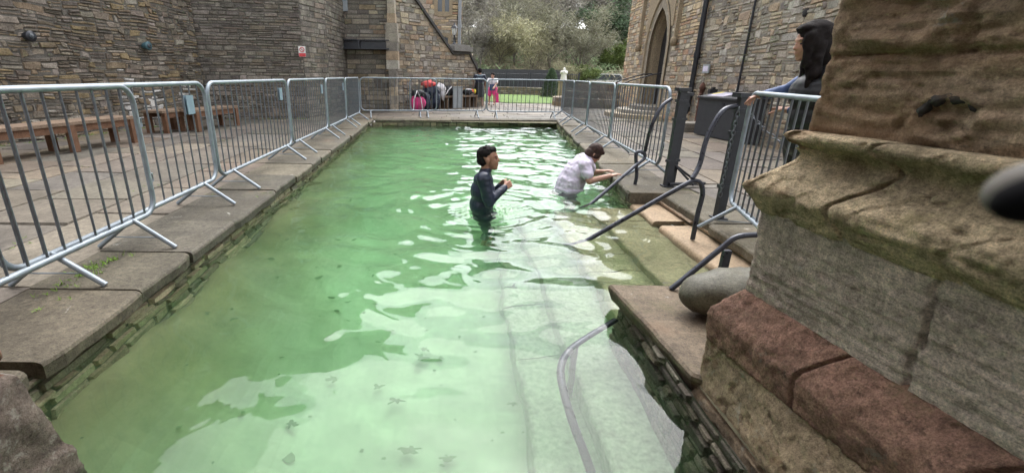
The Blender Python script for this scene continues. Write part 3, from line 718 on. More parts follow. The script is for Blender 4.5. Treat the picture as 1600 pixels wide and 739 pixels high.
# left boundary wall
A0 = onz(-150, 262); A1 = onz(232, 206); A2 = onz(333, 192); print('leftwall', A0, A1, A2)
A2 = Vector((-6.6, 12.6, 0)); dirl = (A2 - Vector((-7.6, 7.2, 0))).normalized(); A0 = Vector((-7.6, 7.2, 0)) - dirl * 8.5
lw = thing('rubble_wall', 'dark rubble stone wall rising behind the timber benches', 'wall')
def on_left(x, y, off=.08):
    n_ = Vector((dirl.y, -dirl.x, 0)); d = ray(x, y); a = A2.dot(n_) + off; t = a / d.dot(n_); return Vector((0, 0, EYE)) + d * t, n_
STK = []
for xs_, ys_ in (((192, 200, 210), (108, 150, 182)), ((224, 229, 240), (138, 160, 200)), ((243, 250), (138, 172)), ((290, 289), (132, 150))):
    STK.append([on_left(x, y, 0)[0] for x, y in zip(xs_, ys_)])
def lime(p, c):
    for st_ in STK:
        for q0_, q1_ in zip(st_[:-1], st_[1:]):
            if q1_.z <= p.z <= q0_.z:
                t_ = (q0_.z - p.z) / (q0_.z - q1_.z); y_ = q0_.y + (q1_.y - q0_.y) * t_
                if abs(p.y - y_) < .16 and random.random() < .85: k_ = random.uniform(.55, .85); return (k_, k_ * .96, k_ * .90)
    if random.random() < .05 and p.z < 2.6: return (.30, .23, .13)
    return c
wall_piece('wall_face', A0, A2, -.05, 7.6, (1, 0, 0), GREYS, 'rubble', lw, 41, (.05, .15), (.07, .34), .010, (.002, .034), .9, warp=.055, merge=.55, recolor=lime)
# whitewashed streaks on the wall
M['lime'] = stone_mat('lime_residue', (.62, .60, .57), (.7, 1.2), 12, stain=.5, stain_col=(.3, .27, .23), bump=.8)
# rear-left walls: coursed wall, buttress facets, recessed wall under the beam
rw = thing('coursed_wall', 'tall coursed stone wall with a projecting buttress at the rear left corner', 'wall')
Bq = onz(474, 184); Bq = Vector((Bq.x, 13.1, 0)); B2 = Vector((onz(521, 180).x * 1.05, 14.6, 0)); B3 = Vector((B2.x, 16.6, 0)); B4x = ony(612, 170, 16.6).x
Bq = Vector((ony(482, 184, 13.2).x, 13.2, 0)); B2 = Vector((ony(519, 184, 14.4).x, 14.4, 0)); B3 = Vector((B2.x + .05, 16.6, 0)); B4 = Vector((B4x, 16.6, 0))
print('B', Bq, B2, B3, B4)
wall_piece('wall_face', A2 - Vector((.3, -.0, 0)), Bq, -.05, 9.0, (.2, -1, 0), DARKG, 'rubble', rw, 42, (.06, .13), (.10, .42), .011, (.003, .032), .5, merge=.3, warp=.01)
wall_piece('wall_face', Bq, B2, -.05, 9.0, (1, -.6, 0), DARKG, 'rubble', rw, 43, (.09, .15), (.2, .5), .010, (.002, .02), .25, merge=.1)
wall_piece('wall_face', B2, B3, -.05, 9.0, (1, 0, 0), DARKG, 'rubble', rw, 44, (.09, .15), (.2, .5), .010, (.002, .02), .25, merge=.1)
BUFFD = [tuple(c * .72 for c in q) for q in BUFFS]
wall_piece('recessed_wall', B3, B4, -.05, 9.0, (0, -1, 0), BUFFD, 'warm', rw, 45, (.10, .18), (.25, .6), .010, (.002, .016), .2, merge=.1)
# pilaster at the joint
pl_ = MB(); px_ = ony(614, 100, 16.4).x
for i, z in enumerate(np.arange(0, 9, .28)):
    wv = .11 + .025 * random.random() + (.07 if 1.3 < z < 2.6 else 0); 
    pl_.box(px_ - wv, px_ + wv, 16.22, 16.62, z - .04, z + .235, random.choice(BUFFS))
pl_.build('pilaster', M['warm'], rw, tint=True)
bm_ = MB(); xa, xb = ony(511, 70, 16.2).x, ony(608, 70, 16.2).x; zb1, zb0 = ony(560, 62, 16.2).z, ony(560, 77, 16.2).z
bm_.box(xa, xb, 16.2, 16.6, zb1 - .03, zb1); bm_.box(xa, xb, 16.16, 16.6, zb0, zb0 + .035); bm_.box(xa, xb, 16.30, 16.36, zb0 + .03, zb1 - .03); bm_.box((xa + xb) / 2, (xa + xb) / 2 + .05, 16.17, 16.32, zb0 + .03, zb1 - .03)
o = bm_.build('steel_beam', M['blackiron']); tag(o, 'black steel beam spanning the recess in the rear wall', 'beam')
sw = MB(); xa, xb = ony(530, 8, 16.55).x, ony(543, 8, 16.55).x; z0 = ony(536, 18, 16.55).z
sw.box(xa, xb, 16.50, 16.58, z0, z0 + .62); o = sw.build('small_window', M['grey']); tag(o, 'small pale blue-grey window high in the rear wall above the beam', 'window')
fr_ = MB(); fr_.box(xa + .03, xb - .03, 16.485, 16.50, z0 + .30, z0 + .58); fr_.build('pane', M['tagblue'], o)

# stair building: wall whose top follows the stair, and the warm house behind it
pw0, pw1 = ony(616, 100, 16.9), ony(757, 100, 20.4); pw0.z = pw1.z = 0
ds = (pw1 - pw0).normalized(); nsw = Vector((ds.y, -ds.x, 0)); LSW = (pw1 - pw0).length
def SW(x, y, off=0.0):                     # (distance along the stair wall, height) of a pixel
    d = ray(x, y); t = (pw0.dot(nsw) + off) / d.dot(nsw); p = Vector((0, 0, EYE)) + d * t; return (p - pw0).dot(ds), p.z
def WP(u, z, d=0.0): return pw0 + ds * u + Vector((0, 0, z)) + nsw * d
sbld = thing('stair_wall', 'buff stone stair wall with a sloping dark coping, bags heaped at its foot', 'wall')
q0, q1, q2, q3 = SW(648, 0), SW(706, 84), SW(732, 84), SW(757, 136)
k1 = (q0[1] - q1[1]) / (q0[0] - q1[0]); zl = q0[1] - q0[0] * k1
seq = [(0, zl), q1, q2, q3]
def toplim(u):
    for (xa, za), (xb, zb) in zip(seq[:-1], seq[1:]):
        if xa <= u <= xb: return za + (zb - za) * (u - xa) / (xb - xa)
    return -9
wall_piece('wall_face', WP(0, 0), WP(q3[0], 0), -.05, zl, nsw, BUFFS, 'warm', sbld, 46, (.09, .2), (.14, .45), .014, (.004, .04), .5,
           keep=lambda p, *a: p.z < toplim((p - pw0).dot(ds)) - .02, mort='mortar_warm', backpoly=[WP(0, -.05), WP(q3[0], -.05), WP(*q3), WP(*q2), WP(*q1), WP(0, zl)])
cpn = MB()
for (xa, za), (xb, zb) in zip(seq[:-1], seq[1:]):
    cpn.extr([WP(xa, za - .03, .09), WP(xb, zb - .03, .09), WP(xb, zb + .09, .09), WP(xa, za + .09, .09)], -nsw * .65)
cpn.build('stair_coping', stone_mat('dark_coping', (.075, .072, .07), (.7, 1.3), 4, bump=.5), sbld)
pd = MB(); pa, pb_ = q1[0] - .05, q2[0] + .05; zp = q1[1] + .092
pd.extr([WP(pa, zp, .2), WP(pb_, zp, .2), WP(pb_, zp + .17, .2), WP(pa, zp + .17, .2)], -nsw * .7)
pd.extr([WP(pa + .08, zp + .17, .12), WP(pb_ - .08, zp + .17, .12), WP(pb_ - .10, zp + .24, .12), WP(pa + .10, zp + .24, .12)], -nsw * .54); pd.build('pedestal_block', stone_mat('pale_cap', (.21, .20, .185), (.75, 1.2), 4, bump=.4), sbld)
# house behind
HY = 22.5
def S(x, y, Y=HY): return ony(x, y, Y)
hs_ = thing('stone_house', 'warm stone house with mullioned windows behind the stair and lamp', 'house')
hx0 = S(560, 0, HY).x; hx1 = S(722, 0, HY).x
W1 = (S(684, 0, HY).x, S(702, 0, HY).x, S(690, 19, HY).z, S(690, 19, HY).z + 1.2)
W2 = (S(686, 56, HY).x, S(700, 56, HY).x, S(690, 110, HY).z, S(690, 58, HY).z)
def inwin(p): return any(a - .02 < p.x < b + .02 and c - .02 < p.z < d + .02 for a, b, c, d in (W1, W2))
wall_piece('house_wall', (hx0, HY, 0), (hx1, HY, 0), -.05, 9.4, (0, -1, 0), WARMS, 'warm', hs_, 47, (.10, .22), (.18, .5), .014, (.003, .03), .45, keep=lambda p, *a: not inwin(p), mort='mortar_warm')
wall_piece('house_wall', (hx1, HY, 0), (hx1, HY + 8, 0), -.05, 9.4, (1, 0, 0), WARMS, 'warm', hs_, 48, (.10, .2), (.18, .5), .014, (.003, .03), .35, mort='mortar_warm')
rf = MB(); rf.extr([(hx1 + .3, HY - .3, 9.35), (hx0 - 1, HY - .3, 9.35), (hx0 - 1, HY + 4, 11.2), (hx1 + .3, HY + 4, 11.2)], (0, .0, .15)); rf.extr([(hx1 + .3, HY + 8.3, 9.35), (hx0 - 1, HY + 8.3, 9.35), (hx0 - 1, HY + 4, 11.2), (hx1 + .3, HY + 4, 11.2)], (0, 0, .15))
rf.build('roof', M['lead'], hs_)
M['dressed'] = stone_mat('dressed_stone', (.27, .215, .145), (.8, 1.2), 3, bump=.4, lichen=.1, lich_col=(.3, .27, .2))
for (a, b, c, d) in (W1, W2):
    f_ = MB(); t_ = .15
    f_.box(a - t_, a, HY - .05, HY + .1, c - t_, d + t_); f_.box(b, b + t_, HY - .05, HY + .1, c - t_, d + t_); f_.box(a, b, HY - .07, HY + .1, c - t_ * 1.3, c); f_.box(a, b, HY - .05, HY + .1, d, d + t_)
    f_.box((a + b) / 2 - .06, (a + b) / 2 + .06, HY - .03, HY + .1, c, d)
    w_ = f_.build('window', M['dressed'], hs_)
    p_ = MB(); p_.box(a, b, HY - .014, HY - .004, c, d); p_.build('pane', M['glass'], w_)
dp = MB(); dx = S(718, 40, HY - .2).x; dp.tube([(dx, HY - .12, -.0), (dx, HY - .12, 9.2)], .08, 10)
for z in (1.6, 3.2, 4.6, 6.4): dp.tube([(dx, HY - .12, z), (dx, HY - .12, z + .12)], .10, 10)
dp.build('drain_pipe', M['lead'], hs_)
# lamp on its pedestal
lu = SW(709.5, 80, -.15)[0]; ll = WP(lu, zp + .24, -.15); ls = (SW(709.5, 36, -.15)[1] - ll.z) / 1.15
lamp = thing('street_lamp', 'black lantern lamp on a short post standing on the stair wall pedestal', 'lamp', ll); lamp.scale = (ls, ls, ls)
m_ = MB(); m_.lathe([(.13, 0), (.13, .05), (.07, .08), (.05, .14), (.045, .40), (.07, .44), (.04, .47), (.10, .50)], 12); m_.build('post', M['blackiron'], lamp)
m_ = MB(); m_.lathe([(.09, .50), (.165, .86)], 6, smooth=False); m_.build('lantern_glass', M['lampglass'], lamp)
m_ = MB(); m_.lathe([(.20, .86), (.20, .88), (.13, .98), (.06, 1.03), (.05, 1.09), (.02, 1.15)], 6, smooth=False)
for i in range(6):
    a = 2 * math.pi * i / 6; m_.tube([(.095 * math.cos(a), .095 * math.sin(a), .50), (.17 * math.cos(a), .17 * math.sin(a), .87)], .012, 5)
m_.build('lantern_cap', M['blackiron'], lamp)

# right building with the pointed doorway
Q0 = Vector((5.75, 6.2, 0)); Q1x = ony(968, 160, 19.4).x; Q1 = Vector((Q1x, 19.4, 0)); dq = (Q1 - Q0).normalized(); nq = Vector((-dq.y, dq.x, 0))
if nq.x > 0: nq = -nq
print('right wall', Q0, Q1, onz(965, 168), onz(1060, 185), onz(1230, 245))
def onwall(x, y, off=0.0):
    d = ray(x, y); a = Q0.dot(nq) + off; t = a / d.dot(nq); p = Vector((0, 0, EYE)) + d * t
    return p, (p - Q0).dot(dq)
dL, uL = onwall(1004, 100); dR, uR = onwall(1044, 100); ap, uA = onwall(1030, 8)
spr, _u = onwall(1040, 52)
print('door', uL, uR, uA, ap.z, onwall(1040, 170)[0].z)
DW = (min(uL, uR), max(uL, uR)); 
DU0, DU1 = DW[0] + .02, DW[1] - .02; DC = (DU0 + DU1) / 2; DH = (DU1 - DU0) / 2 * .66; SPZ = 2.05; APZ = ap.z - .12; DZ0 = .35
def arch_x(z, hw=DH, spz=SPZ, apz=APZ):      # half opening at height z
    if z < spz: return hw
    if z > apz: return 0
    rise = apz - spz; r_ = (hw * hw + rise * rise) / (2 * hw)
    return max(0, math.sqrt(max(0, r_ * r_ - (z - spz) ** 2)) - (r_ - hw))
rb = thing('chapel_wall', 'stone chapel side with a pointed doorway and warm sandstone by the door', 'building')
uend = (Q1 - Q0).length; usplit = onwall(1092, 100)[1]; print('split', usplit, uend)
PQ = lambda u, z, d=0: Q0 + dq * u + Vector((0, 0, z)) + nq * d
TOPR = 6.2
def door_keep(p, *a):
    u = (p - Q0).dot(dq); return not (abs(u - DC) < arch_x(p.z, DH + .34, SPZ, APZ + .42) + .04 and p.z < APZ + .6)
wall_piece('sandstone_face', PQ(usplit, 0), PQ(uend, 0), -.05, TOPR, nq, WARMS, 'warm', rb, 51, (.08, .17), (.16, .42), .010, (.003, .022), .25, keep=door_keep, back=False)
wall_piece('rubble_face', PQ(-3.5, 0), PQ(usplit, 0), -.05, TOPR, nq, BUFFS, 'warm', rb, 52, (.06, .18), (.08, .36), .012, (.002, .024), .8, warp=.03, back=False, merge=.5)
wall_piece('sandstone_face', Q1, Q1 + Vector((5, .8, 0)), -.05, TOPR, (-.1, 1, 0), WARMS, 'warm', rb, 53, (.1, .2), (.2, .5), back=True, mort='mortar_warm')
# backing with the door opening cut out
N = 24; k_ = MB()
zs = [DZ0 + (APZ - DZ0) * i / N for i in range(N + 1)]
lft = [PQ(DC - arch_x(z), z) for z in zs]; rgt = [PQ(DC + arch_x(z), z) for z in zs]
for i in range(N):
    k_.add([PQ(-3.5, zs[i]), lft[i], lft[i + 1], PQ(-3.5, zs[i + 1])], [(0, 1, 2, 3)]); k_.add([rgt[i], PQ(uend, zs[i]), PQ(uend, zs[i + 1]), rgt[i + 1]], [(0, 1, 2, 3)])
k_.add([PQ(-3.5, -.05), PQ(uend, -.05), PQ(uend, DZ0), PQ(-3.5, DZ0)], [(0, 1, 2, 3)]); k_.add([PQ(-3.5, APZ), PQ(uend, APZ), PQ(uend, TOPR), PQ(-3.5, TOPR)], [(0, 1, 2, 3)])
k_.build('mortar_bed', M['mortar_warm'], rb)
# moulded orders of the doorway stepping back
dm = MB()
orders = [(.34, .05), (.26, .05), (.24, -.02), (.16, -.03), (.14, -.10), (.07, -.12), (.05, -.20), (0, -.22), (0, -.42)]
rings = []
for (ex, dep) in orders:
    zz = [DZ0 - .0 + (APZ + ex * 1.25 - DZ0) * i / N for i in range(N + 1)]
    rings.append([PQ(DC - arch_x(z, DH + ex, SPZ, APZ + ex * 1.25), z, dep) for z in zz] + [PQ(DC + arch_x(z, DH + ex, SPZ, APZ + ex * 1.25), z, dep) for z in reversed(zz[:-1])])
k = len(rings[0]); dm.add([p for r_ in rings for p in r_], [(i * k + j, i * k + j + 1, (i + 1) * k + j + 1, (i + 1) * k + j) for i in range(len(rings) - 1) for j in range(k - 1)])
# square label moulding around the head
for (a, b, c, d) in ((DU0 - .50, DU0 - .42, 2.25, APZ + .62), (DU1 + .42, DU1 + .50, 2.25, APZ + .62), (DU0 - .50, DU1 + .50, APZ + .62, APZ + .70)):
    dm.extr([PQ(a, c, .12), PQ(b, c, .12), PQ(b, d, .12), PQ(a, d, .12)], -nq * .14)
for uc in (DU0 - .46, DU1 + .46): dm.blob(PQ(uc, 2.2, .10), (.10, .10, .13), None, 10, None, .3, 4, 2)
dm.build('door_surround', M['dressed'], rb)
# spandrel panels
sp = MB()
for s_ in (-1, 1):
    u_a = DC + s_ * (DH + .40); pts_ = [PQ(u_a, APZ + .60, .035), PQ(u_a, SPZ + .6, .035)]
    for z in np.linspace(SPZ + .6, APZ + .60, 8):
        hx = arch_x(z, DH + .36, SPZ, APZ + .46); pts_.append(PQ(DC + s_ * min(hx, DH + .39), z, .035))
    sp.extr(pts_ if s_ > 0 else pts_[::-1], -nq * .03)
sp.build('spandrel', M['dressed'], rb)
dr = MB(); dr.extr([PQ(DC - DH, DZ0, -.40)] + [PQ(DC - arch_x(z), z, -.40) for z in zs] + [PQ(DC + arch_x(z), z, -.40) for z in reversed(zs[:-1])], -nq * .06)
dr.build('dark_door', M['blackiron'], rb)
sl = MB()
for i, (ex, z1, dd) in enumerate(((.25, .35, .55), (.5, .23, .95), (.8, .12, 1.35))):
    n = 14; ring_ = [(DC + (DH + ex) * math.cos(a), dd * math.sin(a)) for a in np.linspace(0, math.pi, n)]
    P3 = [PQ(u, 0, d + .01) for u, d in ring_]; sl.prism([p.xy for p in P3], -.04 - i * .002, z1, random.choice(BUFFS))
o = sl.build('door_steps', M['flag'], tint=True); tag(o, 'rounded stone steps leading up to the pointed doorway', 'steps')
# handrails of the door
for s_, lb_ in ((.85, 'further'), (-.55, 'nearer')):
    dh = MB(); u_ = DC + s_ * DH; dh.tube([PQ(u_, 1.05, .95), PQ(u_, 1.12, .8), PQ(u_, 1.32, .1), PQ(u_, 1.34, -.2)], .02, 8); dh.tube([PQ(u_, .1, .95), PQ(u_, 1.06, .95)], .02, 8)
    o = dh.build('door_handrail', M['blackiron']); tag(o, 'slim black handrail on the %s side of the pointed doorway' % lb_, 'handrail')
# downpipes, label sign, old pump, black post, stone trough, cabinet
pt, ut = onwall(1100, 0); pb, ub = onwall(1073, 178)
dpp = MB()
d0, d1 = onwall(1100, -60, .09)[0], onwall(1074, 172, .09)[0]
dpp.tube([Vector((d1.x, d1.y, TOPR - .1)), Vector((d1.x, d1.y, .55)), d1 + nq * .0 + Vector((0, 0, -.02)), Vector((d1.x, d1.y, .22)) + nq * .22 - dq * .22], .062, 10)
for z in (.75, 1.7, 3.1, 4.3): dpp.tube([Vector((d1.x, d1.y, z)), Vector((d1.x, d1.y, z + .13))], .078, 10); 
for z in (.8, 3.15): dpp.box(d1.x - .11, d1.x + .11, d1.y - .02, d1.y + .02, z, z + .05)
o = dpp.build('downpipe', M['blackiron']); tag(o, 'thick black cast iron downpipe on the chapel wall', 'pipe')
th = MB(); e1 = onwall(1150, 150, .04)[0]; th.tube([Vector((e1.x, e1.y, TOPR - .2)), Vector((e1.x, e1.y, .9)), Vector((e1.x, e1.y, .3))], .022, 8)
o = th.build('cable_pipe', M['blackiron']); tag(o, 'thin black pipe running down the wall behind the cabinet', 'pipe')
pq_, uq = onwall(1107, 108); sg = MB(); sg.extr([PQ(uq - .17, pq_.z - .10, .07), PQ(uq + .17, pq_.z - .10, .07), PQ(uq + .17, pq_.z + .10, .07), PQ(uq - .17, pq_.z + .10, .07)], -nq * .03)
o = sg.build('wall_plaque', M['grey']); tag(o, 'small pale grey plaque fixed to the wall above the rusty pump', 'plaque')
sgi = MB(); sgi.extr([PQ(uq - .13, pq_.z - .06, .074), PQ(uq + .13, pq_.z - .06, .074), PQ(uq + .13, pq_.z + .06, .074), PQ(uq - .13, pq_.z + .06, .074)], -nq * .002); sgi.build('plaque_face', M['paper'], o)
pp, up_ = onwall(1097, 140, .10)
pm = thing('water_pump', 'rusty iron pump leaning upright against the chapel wall', 'pump', (pp.x, pp.y, 0))
m_ = MB(); m_.lathe([(.10, 0), (.10, .04), (.05, .07), (.045, .5), (.07, .54), (.05, .58), (.05, .95), (.075, .98), (.06, 1.05), (.02, 1.12)], 12); m_.build('pump_body', M['rust'], pm)
m_ = MB(); m_.tube([(0, -.03, .85), (-.10, -.12, .84), (-.12, -.14, .74)], [.03, .025, .03], 8); m_.build('spout', M['rust'], pm)
m_ = MB(); m_.tube([(0, .02, 1.0), (.08, .06, 1.02), (.14, .10, .8), (.15, .11, .62)], .014, 8); m_.build('handle', M['rust'], pm)
bp_ = onwall(1114, 142, .09)[0]; m_ = MB(); m_.box(bp_.x - .035, bp_.x + .035, bp_.y - .035, bp_.y + .035, -.02, 1.02); m_.box(bp_.x - .09, bp_.x + .09, bp_.y - .05, bp_.y + .05, .85, .98)
o = m_.build('black_post', M['blackiron']); tag(o, 'short black post with a box head behind the cabinet', 'post')
# trough under the pipe
tr = MB(); tb = onz(1068, 206); slab(tr, [(tb.x - .1, tb.y - .1), (tb.x + .62, tb.y - .1), (tb.x + .62, tb.y + .5), (tb.x - .1, tb.y + .5)], -.01, .21, (.24, .22, .19), 6, .01)
o = tr.build('stone_block', M['flag'], tint=True); tag(o, 'low stone gully block at the foot of the thick downpipe', 'stone block')
# cabinet
ca, cb_ = onz(1083, 210), onz(1141, 222); cz = 0.0
cd_ = (cb_ - ca).normalized(); cl = (cb_ - ca).length * 1.32; cn = Vector((-cd_.y, cd_.x, 0)); print('cab', ca, cb_, cl)
cab = thing('equipment_cabinet', 'dark grey metal cabinet with a sloping lid and a paper notice on top', 'cabinet', ca, math.atan2(cd_.y, cd_.x))
m_ = MB(); m_.extr([(0, 0, .02), (0, .46, .02), (0, .46, .90), (0, 0, .80)], (cl, 0, 0)); m_.build('body', M['cabinet'], cab)
m_ = MB(); m_.extr([(-.03, -.04, .802), (-.03, -.04, .835), (-.03, .50, .945), (-.03, .50, .912)], (cl + .06, 0, 0)); m_.build('lid', M['cabinet'], cab)
sl_ = .11 / .54
zf = lambda y: .8365 + (y + .04) * sl_
m_ = MB(); m_.add([(.16, .06, zf(.06) + .002), (.70, .06, zf(.06) + .002), (.70, .42, zf(.42) + .002), (.16, .42, zf(.42) + .002)], [(0, 1, 2, 3)]); nt_ = m_.build('notice', M['paper'], cab)
m_ = MB(); m_.add([(.10, .20, zf(.20) + .004), (.18, .20, zf(.20) + .004), (.24, .42, zf(.42) + .004), (.12, .42, zf(.42) + .004)], [(0, 1, 2, 3)]); m_.build('yellow_mark', M['yellow'], nt_)
m_ = MB()
for i in range(6): y = .12 + .055 * i; m_.add([(.24, y, zf(y) + .004), (.64 - .07 * (i % 3), y, zf(y) + .004), (.64 - .07 * (i % 3), y + .014, zf(y + .014) + .004), (.24, y + .014, zf(y + .014) + .004)], [(0, 1, 2, 3)])
m_.build('printed_line', M['grey'], nt_)
m_ = MB(); m_.box(cl / 2 - .04, cl / 2 + .04, -.012, 0, .70, .74); m_.build('latch', M['blackiron'], cab)
# putlog hole: a flattened dark blob, its inner shade put into the colour
ph_, uh = onwall(1258, 20, .012); m_ = MB(); m_.blob(PQ(uh, ph_.z, .0), (.022, .085, .07), None, 12, None, .3, 2, 3)
o = m_.build('hole_shade_blob', plain('hole_shade', (.015, .014, .013), .95)); o.parent = rb
# ferns and moss on wall
def tuft(mb, c, n, s, rnd, up=.5, col_=(1, 1, 1)):
    for _ in range(n):
        d = Vector((rnd.uniform(-1, 1), rnd.uniform(-1, 1), rnd.uniform(0, 1) * up + .1)).normalized(); l_ = s * rnd.uniform(.5, 1.2); a = Vector(c) + Vector((rnd.uniform(-1, 1), rnd.uniform(-1, 1), 0)) * s * .3
        side = d.cross(Vector((0, 0, 1))).normalized() * s * .05 if abs(d.z) < .99 else Vector((s * .05, 0, 0))
        k_ = rnd.uniform(.6, 1.4); mb.add([a - side, a + side, a + d * l_ * .6 + side * .8 - Vector((0, 0, l_ * .05)), a + d * l_ - Vector((0, 0, l_ * .2))], [(0, 1, 2, 3)], tuple(k_ * x for x in col_))
rnd = random.Random(4)
for i, (x, y, lab) in enumerate(((1215, 40, 'upper'), (1172, 52, 'lower'))):
    m_ = MB(); c0 = onwall(x, y, .03)[0]
    for k in range(9): tuft(m_, c0 + Vector((0, 0, -.07 * k)) + dq * rnd.uniform(-.07, .07), 9, .07, rnd, .3)
    o = m_.build('wall_fern', M['bush'], tint=True); tag(o, ('trailing fern growing from the wall above the woman' if i == 0 else 'small fern growing beside the thin black pipe'), 'plant', 'ferns on the chapel wall')

# small things fixed on the left walls
for (x, y, lab) in ((45, 57, 'round dark floodlight fixed high on the rubble wall'), (229, 72, 'small teal floodlight fixed on the rubble wall over the benches')):
    p_, n_ = on_left(x, y, .10); fl = thing('wall_light', lab, 'light', p_)
    q_ = n_.to_track_quat('Z', 'Y').to_matrix()
    m_ = MB(); m_.lathe([(.05, -.1), (.075, -.02), (.09, .05), (.085, .06), (.0, .062)], 14); m_.v = [tuple(q_ @ Vector(v)) for v in m_.v]; m_.build('housing', M['blackiron'] if x < 100 else plain('teal_metal', (.05, .11, .13), .5), fl)
    m_ = MB(); m_.lathe([(.0, .064), (.05, .066), (.04, .075), (.0, .075)], 12); m_.v = [tuple(q_ @ Vector(v)) for v in m_.v]; m_.build('lens', M['glass'], fl)
# red and white prohibition notice on rear-left wall
def rearwall(x, y, off=.05):
    n_ = (Bq - A2).cross(Vector((0, 0, 1))).normalized(); n_ = n_ if n_.y < 0 else -n_; d = ray(x, y); a = Bq.dot(n_) + off; t = a / d.dot(n_); return Vector((0, 0, EYE)) + d * t, n_
p_, n_ = rearwall(472, 81); tx = n_.cross(Vector((0, 0, 1))).normalized(); tx = tx if tx.x > 0 else -tx
ns = thing('warning_sign', 'small red and white prohibition sign on the coursed wall', 'sign', p_)
def rect(mb, x0, x1, z0, z1, d): mb.extr([tx * x0 + Vector((0, 0, z0)) + n_ * d, tx * x1 + Vector((0, 0, z0)) + n_ * d, tx * x1 + Vector((0, 0, z1)) + n_ * d, tx * x0 + Vector((0, 0, z1)) + n_ * d], -n_ * .006)
m_ = MB(); rect(m_, -.09, .09, -.13, .13, 0); m_.build('sign_board', M['white'], ns)
m_ = MB(); rect(m_, -.085, .085, -.125, -.04, .006); m_.tube([tx * .055 * math.cos(a) + Vector((0, 0, .045 + .055 * math.sin(a))) + n_ * .008 for a in np.linspace(0, 6.283, 21)[:-1]], .009, 6, closed=True)
m_.tube([tx * -.038 + Vector((0, 0, .083)) + n_ * .008, tx * .038 + Vector((0, 0, .007)) + n_ * .008], .007, 6); m_.build('red_print', M['red'], ns)

# ------------------------------------------------------------------ benches
def bench(name_label, a, b, depth=.42, h=.45, legs=4, group='timber benches along the rubble wall'):
    a, b = Vector(a), Vector(b); d = (b - a); L_ = d.length; t = thing('timber_bench', name_label, 'bench', a, math.atan2(d.y, d.x), group)
    m_ = MB()
    for i in range(3): m_.box(0, L_, i * depth / 3 + .004, (i + 1) * depth / 3 - .004, h - .045, h)
    m_.build('seat', M['woodtop'], t)
    m_ = MB(); m_.box(.05, L_ - .05, .03, .07, h - .15, h - .047); m_.box(.05, L_ - .05, depth - .07, depth - .03, h - .15, h - .047); m_.build('apron', M['wood'], t)
    for i in range(legs):
        x = .05 + (L_ - .20) * i / (legs - 1)
        for y0 in (.0, depth - .10):
            m_ = MB(); m_.box(x, x + .10, y0 + .002, y0 + .098, 0, h - .048); m_.build('leg', M['wood'], t)
    return t
nl = Vector((dirl.y, -dirl.x, 0))
e1 = onz(222, 222); e0 = e1 - dirl * 4.6
bench('long brown timber bench nearest the camera along the rubble wall', e0, e1, depth=.5, legs=5)
f0 = onz(300, 206); f1 = f0 + dirl * 1.25
f0 = onz(270, 203)
bench('short brown bench in the middle of the wall beside the long one', onz(307, 203) - dirl * .85 , onz(307, 203), depth=.5, legs=2)
bench('short brown bench in the wall corner furthest from the camera', onz(378, 196) - dirl * 1.5, onz(378, 196), depth=.5, legs=2)

# ------------------------------------------------------------------ crowd barriers
def barrier_proto(L_=2.2, H=1.1, Z0=.2, nb=17, gname=None, drop_tag=False, spread=.27, inset=.27):
    t = thing('crowd_barrier', 'galvanised crowd barrier', 'barrier')
    r_ = .12; pts = []
    for (cx, cz, a0) in ((r_, Z0 + r_, 180), (L_ - r_, Z0 + r_, 270), (L_ - r_, H - r_, 0), (r_, H - r_, 90)):
        for k in range(6): a = R(a0 + 90 * k / 5); pts.append((cx + r_ * math.cos(a), 0, cz + r_ * math.sin(a)))
    m_ = MB(); m_.tube(pts, .0185, 10, closed=True); m_.build('frame', M['galv'], t)
    for i in range(nb):
        x = L_ * (i + 1) / (nb + 1); m_ = MB(); m_.tube([(x, 0, Z0), (x, 0, H)], .0075, 6); m_.build('bar', M['bar'], t)
    for x in (inset, L_ - inset):
        m_ = MB()
        for s_ in (-1, 1): m_.tube([(x, s_ * .008, Z0 + .01), (x, s_ * spread, .012)], .0165, 8)
        m_.tube([(x, -spread * .62, .085), (x, spread * .62, .085)], .0045, 5)
        m_.build('foot', M['galv'], t)
    for z in (.45, .85): m_ = MB(); m_.tube([(L_ + .004, 0, z - .03), (L_ + .045, 0, z - .03), (L_ + .045, 0, z + .03), (L_ + .004, 0, z + .03)], .006, 6); m_.build('hook', M['galv'], t)
    if not drop_tag:
        m_ = MB(); m_.box(L_ - .33, L_ - .22, -.012, -.008, .84, 1.0); m_.box(L_ - .33, L_ - .22, .008, .012, .84, 1.0); m_.build('number_tag', M['tagblue'], t)
    return t
def place(o, a, b, label, group):
    a, b = Vector(a), Vector(b); d = b - a; o.location = (a.x, a.y, 0); o.rotation_euler = (0, 0, math.atan2(d.y, d.x)); o.scale = (d.length / 2.2, 1, 1)
    o['label'] = label; o['group'] = group
proto = barrier_proto(); plainp = barrier_proto(drop_tag=True)
used = [False, False]
def barrier(a, b, label, group, tagd=True):
    i = 0 if tagd else 1; o = (proto, plainp)[i]
    if used[i]: o = copy_tree(o)
    used[i] = True; place(o, a, b, label, group); return o
lcl = lambda x, y: onz(x, y)
